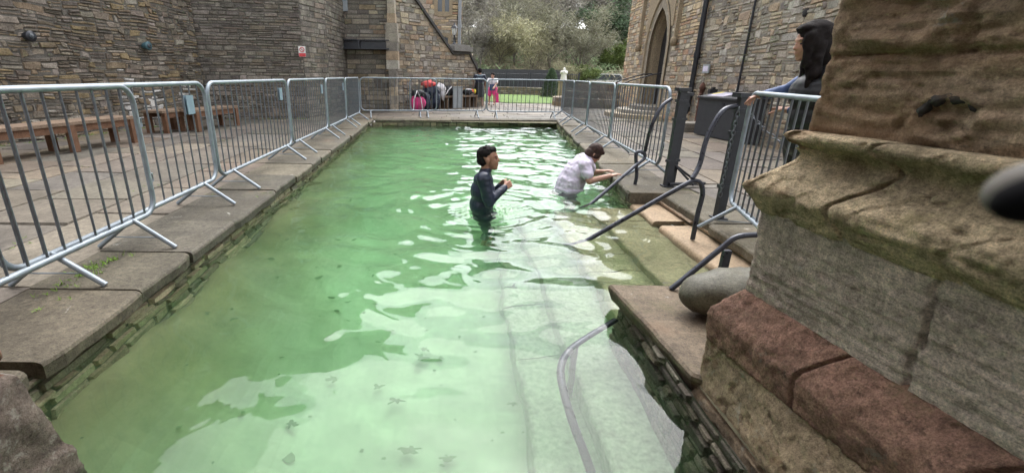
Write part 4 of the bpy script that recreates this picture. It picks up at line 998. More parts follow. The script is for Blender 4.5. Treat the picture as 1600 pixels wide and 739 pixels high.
# left row: line through the feet
f_near, f_far = onz(94, 447), onz(509, 217); dn = (f_far - f_near).normalized()
print('left row', f_near, f_far, [round((onz(*q) - f_near).dot(dn), 2) for q in ((94, 447), (209, 390), (320, 321), (368, 295), (451, 250), (471, 239), (509, 217), (535, 203))])
GL = 'crowd barriers on the terrace side'
def lrow(s): return f_near + dn * s
ss = [-.33, 2.12, 4.58, 6.92, 8.85, 10.75]
labs = ['galvanised barrier second nearest on the terrace, its near end behind the first one', 'galvanised barrier third along the terrace, in front of the short benches', 'galvanised barrier fourth along the terrace edge from the camera', 'galvanised barrier fifth along the terrace edge, below the warning sign', 'last galvanised barrier of the terrace side, at the far pool corner']
print('row end', (L1 - f_near).dot(dn))
for i in range(5):
    a, b = lrow(ss[i] + .03), lrow(ss[i + 1] - .03); barrier(a, b, labs[i], GL, i in (0, 1, 2, 3))
nd = Vector((-dn.y, dn.x, 0)); nd = nd if nd.x > 0 else -nd
aR = onz(213, 388) ; barrier(aR - dn * 1.95 + nd * .02 - nd * .04, aR + dn * .27 + nd * .02, 'nearest galvanised barrier at the lower left, largest in view', GL, False)
# back row
GB = 'crowd barriers across the far end'
bkY = lambda x, y=184: onz(x, y)
barrier(bkY(565), bkY(682), 'galvanised barrier across the far end in front of the pink bag', GB, False)
barrier(bkY(641) + Vector((0, .06, 0)), bkY(759) + Vector((0, .06, 0)), 'galvanised barrier across the far end in front of the two men', GB, False)
barrier(bkY(760, 185), bkY(878, 186), 'galvanised barrier across the far end in front of the lawn', GB, False)
# right row
GR = 'crowd barriers on the chapel side'
def rl(x, Y=None):   # along the line of the right row
    a = Vector((2.45, 5.35, 0)); b = onz(879, 186); d = ray(x, 130); d = d / d.y
    dd = (b - a); t = (a.x - d.x * a.y) / (d.x * dd.y - dd.x); return a + dd * t
xsr = [1052, 963, 923, 898, 880]; q = [rl(x) for x in xsr]; print('right row', q)
labs = ['galvanised barrier nearest the black gate post on the chapel side', 'galvanised barrier second from the black gate post, chapel side', 'galvanised barrier third from the black gate post, chapel side', 'galvanised barrier at the far corner of the chapel side']
for i in range(4):
    a, b = q[i], q[i + 1]; d = (b - a).normalized() * .03; barrier(b - d, a + d, labs[i], GR, False)
barrier(Vector((2.40, 3.92, 0)), Vector((1.84, 1.88, 0)), 'galvanised barrier the woman leans on, partly behind the pier', GR, True)

# ------------------------------------------------------------------ black gate posts, chains and handrails
def post(base, h, w_, label, lean=0):
    t = thing('gate_post', label, 'post', base, 0, 'black gate posts at the steps'); m_ = MB(); m_.box(-w_, w_, -w_, w_, .008, h); m_.build('shaft', M['blackiron'], t)
    m_ = MB(); m_.box(-w_ * 1.7, w_ * 1.7, -w_ * 1.7, w_ * 1.7, .0, .012); m_.build('base_plate', M['blackiron'], t)
    for z in (.28, .75, h - .12): m_ = MB(); m_.box(-w_ - .012, w_ + .012, -w_ - .012, w_ + .012, z, z + .03); m_.build('bracket', M['blackiron'], t)
    m_ = MB(); m_.box(-w_ - .03, w_ + .03, -w_ - .03, w_ + .03, h, h + .035); m_.build('cap', M['blackiron'], t); return t
P1 = onz(1042, 291); P2 = onz(1122, 341); print('posts', P1, P2)
post(P1, 1.07, .036, 'black square gate post standing at the end of the far barrier row')
post(P1 + Vector((.10, .10, 0)), 1.02, .025, 'slim black post right behind the far gate post')
post(P2, 1.06, .034, 'black square gate post near the woman with a chain hanging down it')
m_ = MB(); a_ = P1 + Vector((.05, 0, .05))
for (dx, dy) in ((.42, .1), (.30, -.02)): m_.tube([P1 + Vector((.06, .02, .25)), P1 + Vector((dx, dy, .02))], .014, 6)
m_.tube([P1 + Vector((.0, -.05, .035)), P1 + Vector((.45, .02, .035))], .02, 6)
o = m_.build('gate_stay', M['blackiron']); tag(o, 'low black iron stays spread on the paving at the far gate post', 'stay')
def chain(pts, name_label):
    m_ = MB(); L_ = 0; seg = []
    for a, b in zip(pts[:-1], pts[1:]):
        n = max(1, int((b - a).length / .036))
        for i in range(n): seg.append((a.lerp(b, i / n), a.lerp(b, (i + 1) / n)))
    for i, (a, b) in enumerate(seg):
        c = (a + b) / 2; t = (b - a).normalized(); s_ = t.cross(Vector((.3, 1, .2))).normalized(); s2 = t.cross(s_).normalized(); sd_ = s_ if i % 2 else s2
        m_.tube([c + t * .026 * math.cos(q_) + sd_ * .012 * math.sin(q_) for q_ in np.linspace(0, 6.283, 11)[:-1]], .004, 5, closed=True)
    o = m_.build('chain', M['bar']); tag(o, name_label, 'chain', 'chains at the gate posts')
top2 = P2 + Vector((0, 0, 1.0))
chain([top2 + Vector((-.055, -.06, -.02)), top2 + Vector((-.07, -.07, -.4)), top2 + Vector((-.065, -.07, -.78))], 'steel chain hanging straight down the near gate post')
c0, c3 = top2 + Vector((.06, 0, -.05)), Vector((2.95, 3.1, .80)); cs_ = []
for i in range(13):
    t = i / 12; p = c0.lerp(c3, t); p.z -= .38 * 4 * t * (1 - t) * .55; cs_.append(p)
chain(cs_, 'steel chain sagging behind the barrier towards the woman')
def smooth_path(pts, n=6):
    pts = [Vector(p) for p in pts]; out = []
    for i in range(len(pts) - 1):
        p0 = pts[max(i - 1, 0)]; p1 = pts[i]; p2 = pts[i + 1]; p3 = pts[min(i + 2, len(pts) - 1)]
        for k in range(n):
            t = k / n; out.append(.5 * ((2 * p1) + (-p0 + p2) * t + (2 * p0 - 5 * p1 + 4 * p2 - p3) * t * t + (-p0 + 3 * p1 - 3 * p2 + p3) * t ** 3))
    out.append(pts[-1]); return out
def lerpY(x, xa, ya, xb, yb): return ya + (yb - ya) * (x - xa) / (xb - xa)
GH = 'black tubular handrails at the pool steps'
# near handrail (2)
e_in = onz(917, 376, WZ); pb2 = onz(1082, 374, -.12); pt2 = ony(1151, 166, P2.y - .02)
r2 = thing('handrail', 'black tubular handrail arching from the near gate post down into the water', 'handrail', (0, 0, 0), 0, GH)
k2 = ony(1083, 281, pb2.y + .02); dirr = (k2 - e_in)
down = e_in - dirr * .25
top = smooth_path([pt2, ony(1128, 175, P2.y - .08), ony(1105, 215, P2.y - .12), ony(1093, 258, P2.y - .18), k2 + Vector((-.01, 0, .01))], 6)
m_ = MB(); m_.tube(top, .020, 10); m_.build('top_curve', M['rail'], r2)
m_ = MB(); m_.tube(smooth_path([down, e_in, k2.lerp(e_in, .15), k2 + Vector((.03, 0, -.01)), ony(1098, 300, pb2.y + .01), ony(1090, 335, pb2.y), pb2], 6), .020, 10); m_.build('sloping_rail', M['rail'], r2)
# far handrail (1)
e_1 = onz(923, 319, WZ); pb1 = onz(992, 288, 0); r1 = thing('handrail', 'black tubular handrail arching from the far gate post into the water', 'handrail', (0, 0, 0), 0, GH)
k1_ = ony(1007, 247, pb1.y); 
m_ = MB(); m_.tube(smooth_path([ony(1049, 155, P1.y), ony(1033, 168, P1.y - .05), ony(1017, 200, P1.y - .06), ony(1008, 236, pb1.y)], 6), .02, 10); m_.build('top_curve', M['rail'], r1)
m_ = MB(); m_.tube(smooth_path([e_1 - (k1_ - e_1) * .2, e_1, k1_.lerp(e_1, .2), k1_, ony(1004, 238, pb1.y), ony(994, 241, pb1.y), pb1 + Vector((.005, 0, .12)), pb1], 6), .02, 10); m_.build('sloping_rail', M['rail'], r1)
# third handrail over the slab
r3 = thing('handrail', 'black handrail rising from the slab behind the grey-green boulder', 'handrail', (0, 0, 0), 0, GH)
s3 = onz(1048, 452, .005); Y3 = s3.y + .02
m_ = MB(); m_.tube(smooth_path([s3, ony(1090, 418, Y3), ony(1128, 387, Y3), ony(1150, 371, Y3), ony(1180, 367, Y3), ony(1230, 368, Y3 - .02)], 6), .017, 10); m_.build('sloping_rail', M['rail'], r3)
m_ = MB(); a_ = ony(1136, 388, Y3 + .02); m_.box(a_.x - .022, a_.x + .022, Y3 + .0, Y3 + .03, -.0, a_.z - .01); m_.build('upright', M['rail'], r3)
# handrail under water
zt_ = -.26
r4 = thing('handrail', 'submerged black handrail curving along the underwater steps near the slab', 'handrail', (0, 0, 0), 0, GH)
pth = [under(962, 500, -.22), under(925, 522, -.24), under(893, 545, -.27), under(877, 572, -.30), under(882, 615, -.36), under(903, 680, -.46), under(925, 745, -.56), under(940, 800, -.66)]
m_ = MB(); m_.tube(smooth_path(pth, 6), .021, 10); m_.build('sloping_rail', M['rail'], r4)
m_ = MB(); a_ = under(899, 541, -.265); m_.tube([a_, Vector((a_.x, a_.y, -.86))], .02, 8); m_.build('upright', M['rail'], r4)

# ------------------------------------------------------------------ garden beyond: lawn, path, low walls, fence, statue, shrubs, car
gp = MB(); a, b, c, d = onz(690, 172), onz(1000, 172), onz(1000, 138.5), onz(690, 136)
lw_ = MB(); pts_ = [(1.0, 24.5), (2.4, 22.6), (5.0, 22.6), (6.9, 24.2), (7.2, 30), (5.5, 38), (1.5, 40)]
lw_.add([(x, y, .02) for x, y in pts_], [tuple(range(len(pts_)))]); structure(lw_.build('lawn', M['lawn']))
pt_ = MB(); pt_.add([(-6, 22.0, -.01), (14, 22.0, -.01), (14, 27, -.01), (9, 30, -.01), (-6, 45, -.01)], [(0, 1, 2, 3, 4)]); structure(pt_.build('path', stone_mat('pale_path', (.20, .19, .165), (.8, 1.15), 3, bump=.3)))
# round raised planter of stacked rings, seen through the right barriers
rg_ = thing('stone_ring_wall', 'low round stepped stone wall beyond the barriers of the chapel side', 'wall')
rcx, rcy = ony(935, 150, 21.5).x, 21.5
for i, (r_, z0, z1) in enumerate(((2.0, -.03, .35), (1.55, .35, .62), (1.1, .62, .92))):
    m_ = MB()
    for k in range(int(r_ * 22)):
        a0 = 2 * math.pi * k / int(r_ * 22); a1 = 2 * math.pi * (k + .94) / int(r_ * 22)
        for (za, zb) in ((z0, (z0 + z1) / 2 - .004), ((z0 + z1) / 2 + .004, z1)):
            rr = r_ + random.uniform(-.012, .02); m_.prism([(rcx + rr * math.cos(a0), rcy + rr * math.sin(a0)), (rcx + rr * math.cos(a1), rcy + rr * math.sin(a1)), (rcx + (r_ - .5) * math.cos(a1), rcy + (r_ - .5) * math.sin(a1)), (rcx + (r_ - .5) * math.cos(a0), rcy + (r_ - .5) * math.sin(a0))], za, zb, random.choice(GREYS))
    m_.build('stone_course', M['rubble'], rg_, tint=True)
m_ = MB(); m_.blob((rcx, rcy, .93), (.75, .75, .12), None, 14, None, .3, 4, 2); m_.build('soil_fill', M['earth'], rg_)
# low garden wall right at the back of the lawn
gwl = thing('garden_wall', 'low dry stone wall along the back edge of the lawn', 'wall')
wall_piece('wall_face', (.8, 34, 0), (9.5, 31, 0), -.05, .5, (0, -1, 0), GREYS, 'rubble', gwl, 61, (.09, .14), (.2, .5), merge=0)
# black railing fence
fn = thing('metal_fence', 'long dark metal railing fence at the foot of the wooded slope', 'fence')
fa, fb_ = Vector((.2, 37, 0)), Vector((9.0, 36, 0)); dd_ = (fb_ - fa).normalized(); LL = (fb_ - fa).length
m_ = MB()
for z in (.2, 1.35): m_.tube([fa + Vector((0, 0, z)), fb_ + Vector((0, 0, z))], .025, 5)
for i in range(int(LL / .14)): p_ = fa + dd_ * i * .14; m_.tube([p_ + Vector((0, 0, .05)), p_ + Vector((0, 0, 1.42))], .012, 4)
m_.build('railing', M['blackiron'], fn)
for i in range(6): m_ = MB(); p_ = fa + dd_ * LL * i / 5; m_.box(p_.x - .05, p_.x + .05, p_.y - .05, p_.y + .05, 0, 1.5); m_.build('post', M['blackiron'], fn)
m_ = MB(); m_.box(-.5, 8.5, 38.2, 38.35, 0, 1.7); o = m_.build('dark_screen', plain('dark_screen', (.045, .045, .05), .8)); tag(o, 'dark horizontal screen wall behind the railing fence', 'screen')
# statue
sx = ony(880, 130, 27); stt = thing('statue', 'white stone statue on a plinth at the edge of the lawn', 'statue', (sx.x, 27, 0))
zt_s = ony(880, 107, 27).z; zb_s = ony(880, 127, 27).z; hgt = zt_s - zb_s; print('statue', zt_s, zb_s)
m_ = MB(); m_.prism([(-.22, -.22), (.22, -.22), (.22, .22), (-.22, .22)], 0, zb_s - .05); m_.prism([(-.26, -.26), (.26, -.26), (.26, .26), (-.26, .26)], zb_s - .05, zb_s); m_.build('plinth', M['dressed'], stt)
m_ = MB(); m_.lathe([(.19, zb_s), (.17, zb_s + hgt * .2), (.14, zb_s + hgt * .5), (.16, zb_s + hgt * .7), (.15, zb_s + hgt * .8), (.05, zb_s + hgt * .86)], 12); m_.blob((0, 0, zb_s + hgt * .93), (.065, .075, .09), None, 10)
m_.tube([(.14, 0, zb_s + hgt * .78), (.15, -.1, zb_s + hgt * .62), (0, -.17, zb_s + hgt * .66)], .045, 6); m_.tube([(-.14, 0, zb_s + hgt * .78), (-.19, -.05, zb_s + hgt * .60), (-.1, -.16, zb_s + hgt * .7)], .045, 6); m_.build('figure', M['whitestone'], stt)
# parked car far off
cp_ = ony(946, 128, 40); car = thing('parked_car', 'pale car with red stripe glimpsed beyond the chapel side barriers', 'car', (cp_.x, 40, 0))
m_ = MB(); body = [(-2.1, .3), (2.1, .3), (2.15, .75), (1.5, .9), (.9, 1.42), (-1.0, 1.45), (-1.8, .95), (-2.15, .85)]
m_.extr([(x, -.8, z + .05) for x, z in body], (0, 1.6, 0)); m_.build('body', M['white'], car)
m_ = MB(); m_.extr([(x, -.81, z + .05) for x, z in [(-1.5, .95), (1.25, .95), (.82, 1.36), (-.95, 1.38)]], (0, 1.62, 0)); m_.build('side_window', M['glass'], car)
m_ = MB(); m_.box(-2.12, 2.1, -.815, .815, .68, .80); m_.build('red_stripe', M['red'], car)
for x in (-1.3, 1.35):
    for y in (-.78, .62): m_ = MB(); m_.tube([(x, y, .32), (x, y + .18, .32)], .32, 14); m_.build('wheel', M['black'], car)

# ------------------------------------------------------------------ wooded hillside
def hill_h(x, y):
    t = max(0, y - 40)
    return .03 + min(t * .21, 8.5) * (1 + .1 * noise.noise(Vector((x * .05, y * .05, 0)))) + .3 * noise.noise(Vector((x * .2, y * .2, 1))) * min(1, t / 4) - .2 * (t == 0)
hl = MB(); n1, n2 = 60, 40; vs = []
for j in range(n2 + 1):
    for i in range(n1 + 1):
        x = -60 + 130 * i / n1; y = 38.5 + 90 * j / n2; vs.append((x, y, hill_h(x, y)))
hl.add(vs, [(j * (n1 + 1) + i, j * (n1 + 1) + i + 1, (j + 1) * (n1 + 1) + i + 1, (j + 1) * (n1 + 1) + i) for j in range(n2) for i in range(n1)], None, True)
structure(hl.build('hill', M['earth']))
def tree_proto(seed, H, leaf, density=1.0, spread=.5, leafsize=.10, nleaf=5000, bare=True):
    rnd = random.Random(seed); tr_ = MB(); br = MB(); tips = []
    def grow(p, d, L_, r_, lev):
        n = 4; pts_ = [p]; q_ = p
        for i in range(n):
            d = (d + Vector((rnd.uniform(-1, 1), rnd.uniform(-1, 1), rnd.uniform(-.3, .6))) * (.14 if lev == 0 else .22)).normalized(); q_ = q_ + d * L_ / n; pts_.append(q_)
        rs = [r_ * (1 - .55 * i / n) for i in range(n + 1)]
        (tr_ if lev == 0 else br).tube(pts_, rs, 7 if lev == 0 else (4 if lev < 3 else 3), (1, 1, 1))
        if lev >= 2: tips.extend(pts_[1:])
        if lev < 4:
            for k in range({0: 9, 1: 5, 2: 4, 3: 4}[lev]):
                i = rnd.choice(range(1 if lev else 2, n + 1)); base = pts_[i]
                a = rnd.uniform(0, 6.28); sd_ = Vector((math.cos(a), math.sin(a), 0))
                nd_ = (d * (1 - spread) + sd_ * spread * rnd.uniform(.7, 1.3) + Vector((0, 0, .18))).normalized()
                grow(base, nd_, L_ * rnd.uniform(.45, .7), rs[i] * .55, lev + 1)
    grow(Vector((0, 0, -.3)), Vector((0, 0, 1)), H * .55, H * .018, 0)
    cr = MB()
    for _ in range(nleaf):
        c = rnd.choice(tips) + Vector((rnd.gauss(0, 1), rnd.gauss(0, 1), rnd.gauss(0, 1))) * H * .028
        if bare:      # fine twigs: thin long slivers
            d = Vector((rnd.uniform(-1, 1), rnd.uniform(-1, 1), rnd.uniform(-.4, 1))).normalized(); s_ = d.cross(Vector((rnd.uniform(-1, 1), rnd.uniform(-1, 1), rnd.uniform(-1, 1)))).normalized()
            l_ = leafsize * rnd.uniform(2, 6); w_ = leafsize * rnd.uniform(.10, .22)
            if rnd.random() < .22: l_ = leafsize * .6; w_ = leafsize * .4
        else:
            d = Vector((rnd.uniform(-1, 1), rnd.uniform(-1, 1), rnd.uniform(-1, 1))).normalized(); s_ = d.orthogonal().normalized(); l_ = leafsize * rnd.uniform(.7, 1.5); w_ = l_ * .45
        k_ = rnd.uniform(.55, 1.5)
        cr.add([c - s_ * w_, c + s_ * w_, c + d * l_ + s_ * w_ * .4, c + d * l_ - s_ * w_ * .4], [(0, 1, 2, 3)], (k_, k_ * rnd.uniform(.95, 1.05), k_ * rnd.uniform(.85, 1.05)))
    root = thing('bare_tree' if bare else 'evergreen_tree', 'tree', 'tree')
    t0 = tr_.build('trunk', M['bark'], root); b0 = br.build('branches', M['bark'], root); c0_ = cr.build('crown', M[leaf], root, tint=True)
    return root
protos = [(tree_proto(1, 7.5, 'twig', spread=.5, nleaf=7000), 'twig'), (tree_proto(2, 8, 'twiggreen', spread=.55, nleaf=7500), 'tg'), (tree_proto(3, 6.0, 'twigyellow', spread=.6, nleaf=8000, leafsize=.08), 'ty'),
          (tree_proto(4, 8.5, 'twig', spread=.45, nleaf=7500), 'tw2'), (tree_proto(5, 8.0, 'evergreen', spread=.55, nleaf=9000, leafsize=.16, bare=False), 'ev'), (tree_proto(6, 3.6, 'bush', spread=.7, nleaf=6500, leafsize=.09, bare=False), 'bu')]
first = [True] * 6
rnd = random.Random(21)
LAB = ['grey-brown bare tree on the wooded slope', 'bare tree with faint green buds on the wooded slope', 'pale yellow budding tree above the lawn', 'tall grey bare tree on the wooded slope', 'dark evergreen tree covered with ivy on the slope', 'bright green bush at the foot of the slope']
sc_ = None
def plant(i, x, y, s=1.0, label=None, group='trees on the wooded slope'):
    o = protos[i][0]
    if not first[i]: o = copy_tree(o)
    first[i] = False
    o.location = (x, y, hill_h(x, y) if y > 38.5 else 0); o.rotation_euler = (0, 0, rnd.uniform(0, 6.28)); o.scale = (s, s, s * rnd.uniform(.9, 1.1))
    cnt_ = len([1 for q_ in sc.objects if q_.parent is None and q_.name.split('.')[0] in ('bare_tree', 'evergreen_tree')])
    pxx = proj((x, y, 1))[0]; where = 'by the stair wall' if pxx < 762 else 'above the lawn' if pxx < 862 else 'above the white statue' if pxx < 895 else 'above the round stone wall' if pxx < 962 else 'by the chapel corner'
    row = 'front row' if y < 46 else 'middle row' if y < 56 else 'rear row' if y < 66 else 'rearmost row'
    o['label'] = label or '%s %s, %s' % (LAB[i].replace(' on the wooded slope', '').replace(' above the lawn', '').replace(' on the slope', '').replace(' at the foot of the slope', ''), where, row); o['group'] = {0: 'grey bare trees on the slope', 1: 'budding trees on the slope', 2: 'yellow budding trees', 3: 'tall grey trees on the slope', 4: 'evergreens on the slope', 5: 'bushes at the foot of the slope'}[i]
def at(px, Y): return ony(px, 120, Y).x
for (px, Y, i, s) in ((832, 40.5, 2, 1.0), (775, 42, 2, .95), (862, 43, 1, .85), (748, 41, 0, .85), (905, 42, 1, .8), (932, 47, 4, .85), (955, 43, 5, 1.0), (915, 39.5, 5, .75), (893, 39.5, 2, .5), (800, 45, 1, .9),
                      (720, 44, 3, .9), (975, 48, 4, .8), (985, 44, 5, 1.2), (845, 50, 3, .9), (885, 49, 0, 1.0), (760, 51, 0, 1.0), (812, 53, 3, 1.0), (735, 56, 4, .9), (935, 55, 3, .9), (965, 57, 1, .9), (700, 50, 1, 1), (780, 60, 1, 1), (870, 60, 3, 1), (905, 63, 0, 1), (1000, 52, 0, 1), (830, 66, 0, 1.05), (748, 68, 3, 1.05), (950, 68, 1, 1.0)):
    plant(i, at(px, Y), Y, s)
seen = {}
for k in range(22):
    Y = rnd.uniform(50, 75); px = rnd.uniform(640, 1040); plant(rnd.choice([0, 1, 3, 0, 1]), at(px, Y), Y, rnd.uniform(.8, 1.05))
bylab = {}
for q_ in list(sc.objects):
    if q_.parent is None and q_.get('category') == 'tree' and 'row' in q_.get('label', ''): bylab.setdefault(q_['label'], []).append(q_)
for lab_, qs in bylab.items():
    if len(qs) > 1:
        qs.sort(key=lambda q: proj(q.location)[0]); names = ['leftmost', 'rightmost'] if len(qs) == 2 else ['leftmost', 'middle', 'rightmost'] if len(qs) == 3 else ['leftmost', 'second from left', 'second from right', 'rightmost']
        for q_, nm in zip(qs, names): q_['label'] = lab_ + ', ' + nm
# undergrowth: one mass nobody could count
ug = MB()
for _ in range(26000):
    Y = 38.8 + rnd.random() ** 1.4 * 26; X = rnd.uniform(-9, 19) * (Y / 45); c = Vector((X, Y, hill_h(X, Y) + rnd.random() ** 1.6 * 1.9)); d = Vector((rnd.uniform(-1, 1), rnd.uniform(-1, 1), rnd.uniform(-.1, 1))).normalized(); s_ = d.orthogonal().normalized()
    l_ = rnd.uniform(.2, .8); w_ = rnd.uniform(.015, .05); k_ = rnd.uniform(.5, 1.4); g_ = noise.noise(Vector((X * .3, Y * .3, 0))) > .1
    ug.add([c - s_ * w_, c + s_ * w_, c + d * l_ + s_ * w_ * .3, c + d * l_ - s_ * w_ * .3], [(0, 1, 2, 3)], (k_ * .75, k_ * 1.05, k_ * .7) if g_ else (k_, k_ * .9, k_ * .8))
o = ug.build('undergrowth', M['twiggreen'], tint=True); o['kind'] = 'stuff'; tag(o, 'tangled brown and green undergrowth covering the slope', 'undergrowth')
# conical dark shrub behind lawn
m_ = MB(); hx = ony(861, 130, 30).x
for _ in range(3500):
    z = rnd.random(); r_ = .62 * (1 - z) ** .6 + .05; a = rnd.uniform(0, 6.28); r_ *= rnd.random() ** .4; c = Vector((hx + r_ * math.cos(a), 30 + r_ * math.sin(a), z * 1.65)); d = Vector((rnd.uniform(-1, 1), rnd.uniform(-1, 1), rnd.uniform(0, 1))).normalized(); s_ = d.orthogonal().normalized() * .03; k_ = rnd.uniform(.6, 1.4)
    m_.add([c - s_, c + s_, c + d * .09], [(0, 1, 2)], (k_,) * 3)
o = m_.build('clipped_shrub', M['evergreen'], tint=True); tag(o, 'dark clipped shrub at the lawn edge beside the statue', 'shrub')

# weeds in the paving joints: uncountable
m_ = MB()
for (x, y, n, s) in ((150, 418, 130, .05), (110, 440, 60, .035), (165, 412, 60, .045), (420, 300, 14, .03), (330, 300, 16, .03), (60, 372, 22, .03), (225, 295, 16, .03), (130, 262, 12, .03), (352, 268, 18, .03), (1010, 262, 8, .02), (520, 232, 10, .02), (95, 466, 30, .03)):
    c = onz(x, y)
    for k in range(n // 6 + 1): tuft(m_, c + Vector((rnd.gauss(0, .05), rnd.gauss(0, .12), .0)), 6, s, rnd, 1.2, (1, 1, 1))
for k in range(60):
    p_, n_ = on_left(rnd.uniform(-10, 330), 200, .15); p_.z = .0; tuft(m_, p_, 6, .06, rnd, 1.0)
for k in range(40):
    p_ = A2.lerp(Bq, rnd.random()) + Vector((0, -.12, 0)); tuft(m_, p_, 6, .06, rnd, 1.0)
o = m_.build('weeds', M['grass'], tint=True); o['kind'] = 'stuff'; tag(o, 'yellow-green grass and weeds in the paving joints', 'weeds')

# floating leaves and bits on the pool floor: uncountable litter
m_ = MB()
for _ in range(150):
    X = rnd.uniform(-1.7, .6); Y = rnd.uniform(.8, 6); s_ = rnd.uniform(.004, .018) * (2.2 if rnd.random() < .15 else 1); c = Vector((X, Y, floor_h(X, Y) + .02)); n = 7
    m_.add([c + Vector((s_ * math.cos(2 * math.pi * k / n) * rnd.uniform(.5, 1.6), s_ * math.sin(2 * math.pi * k / n) * rnd.uniform(.4, 1.2), 0)) for k in range(n)], [tuple(range(n))])
for (x, y, s_) in ((648, 564, .05), (618, 632, .045), (800, 632, .03), (640, 700, .05), (685, 563, .03), (455, 665, .035), (590, 605, .03), (740, 365, .12), (820, 610, .03), (660, 545, .035), (700, 715, .04), (520, 590, .04), (375, 725, .04)):
    c = under(x, y, FLOORZ + .06)
    n = 26; sd_ = rnd.uniform(0, 50); st_ = rnd.uniform(.5, 1); tw_ = rnd.uniform(0, 3)
    m_.add([c] + [c + Vector((s_ * math.cos(a_ + tw_), s_ * st_ * math.sin(a_ + tw_), 0)) * (.85 + 1.1 * noise.noise(Vector((math.cos(a_) * 1.6 + sd_, math.sin(a_) * 1.6, 0))) + .5 * noise.noise(Vector((math.cos(a_) * 5 + sd_, math.sin(a_) * 5, 0)))) for a_ in [2 * math.pi * k / n for k in range(n)]], [(0, k + 1, (k + 1) % n + 1) for k in range(n)])
o = m_.build('leaf_litter', plain('dead_leaves', (.13, .16, .09), .9)); o['kind'] = 'stuff'; tag(o, 'dark bits of leaf and grit lying on the pool floor', 'litter')

# ------------------------------------------------------------------ people and belongings
def capsule(mb, a, b, r0, r1, n=14):
    a, b = Vector(a), Vector(b); d = (b - a); L_ = d.length; d.normalize(); u_ = d.orthogonal().normalized(); v_ = d.cross(u_); rings_ = []
    for i in range(5): t = -math.pi / 2 + math.pi / 2 * i / 4; rings_.append((a + d * r0 * math.sin(t), max(r0 * math.cos(t), 1e-4)))
    for i in range(1, 5): t = i / 5; rings_.append((a.lerp(b, t), r0 + (r1 - r0) * t))
    for i in range(5): t = math.pi / 2 * i / 4; rings_.append((b + d * r1 * math.sin(t), max(r1 * math.cos(t), 1e-4)))
    vs = [c + (u_ * math.cos(2 * math.pi * k / n) + v_ * math.sin(2 * math.pi * k / n)) * r_ for c, r_ in rings_ for k in range(n)]
    mb.add(vs, [(i * n + k, i * n + (k + 1) % n, (i + 1) * n + (k + 1) % n, (i + 1) * n + k) for i in range(len(rings_) - 1) for k in range(n)], None, True)
def fuse(mb, name, mat, parent, voxel=.008, smooth=4, cut=None, wrinkle=0):
    me = bpy.data.meshes.new(name); me.from_pydata(mb.v, [], mb.f); o = bpy.data.objects.new(name, me); col.objects.link(o)
    bm = bmesh.new(); bm.from_mesh(me); bmesh.ops.remove_doubles(bm, verts=bm.verts, dist=2e-4); bmesh.ops.recalc_face_normals(bm, faces=bm.faces); bm.to_mesh(me); bm.free()
    r_ = o.modifiers.new('r', 'REMESH'); r_.mode = 'VOXEL'; r_.voxel_size = voxel
    s_ = o.modifiers.new('s', 'SMOOTH'); s_.iterations = smooth; s_.factor = .6
    dg = bpy.context.evaluated_depsgraph_get(); ev = o.evaluated_get(dg); m2 = bpy.data.meshes.new_from_object(ev)
    o.modifiers.clear(); o.data = m2; m2.name = name
    if wrinkle:
        bm = bmesh.new(); bm.from_mesh(m2); bm.normal_update()
        for v in bm.verts:
            p = v.co; v.co += v.normal * wrinkle * (noise.noise(Vector((p.x * 9, p.y * 9, p.z * 22))) + .5 * noise.noise(p * 30))
        bm.to_mesh(m2); bm.free()
    if cut:
        bm = bmesh.new(); bm.from_mesh(m2)
        for (co, no) in cut: bmesh.ops.bisect_plane(bm, geom=bm.verts[:] + bm.edges[:] + bm.faces[:], plane_co=co, plane_no=no, clear_outer=True)
        bm.to_mesh(m2); bm.free()
    m2.polygons.foreach_set('use_smooth', [True] * len(m2.polygons)); m2.materials.clear(); m2.materials.append(mat); o.parent = parent
    return o
def basis(fwd, up):
    f = Vector(fwd).normalized(); u_ = (Vector(up) - f * Vector(up).dot(f)).normalized(); l_ = u_.cross(f)
    return Matrix((f, l_, u_)).transposed()      # columns: forward, left, up
def head(mb, c, B, s=1.0):
    """c = centre of the skull; B columns forward,left,up; s = 1 for a 0.23 m head"""
    P = lambda x, y, z: Vector(c) + B @ Vector((x, y, z)) * s
    def E(x, y, z, a, b, d, n=14): mb.blob(P(x, y, z), (a * s, b * s, d * s), B, n)
    E(-.008, 0, .025, .094, .074, .088, 18); E(.030, 0, -.025, .062, .058, .080, 16); E(.042, 0, -.075, .040, .042, .036); E(.066, 0, -.090, .020, .024, .020)
    E(.088, 0, -.008, .012, .009, .022, 10); E(.096, 0, -.025, .014, .013, .011, 10); E(.074, 0, .022, .018, .045, .012, 10)
    E(.083, 0, -.056, .013, .023, .0065, 10); E(.081, 0, -.069, .013, .020, .007, 10)
    E(.058, .032, -.022, .022, .020, .022, 10); E(.058, -.032, -.022, .022, .020, .022, 10)
    for y in (-1, 1): E(-.004, y * .076, -.012, .018, .009, .032, 10); E(-.002, y * .070, -.008, .014, .012, .020, 8)
def eyes(c, B, s, parent):
    for y in (-1, 1):
        m_ = MB(); p = Vector(c) + B @ Vector((.0755, y * .031, -.001)) * s; m_.blob(p, (.008 * s, .013 * s, .0055 * s), B, 10); m_.build('eye', plain('dark_eye', (.02, .013, .01), .25), parent)
        m_ = MB(); q_ = [Vector(c) + B @ Vector(t_) * s for t_ in ((.083, y * .012, .017), (.082, y * .030, .022), (.070, y * .048, .018))]; m_.tube(q_, .0035 * s, 6); m_.build('eyebrow', M['hair'], parent)
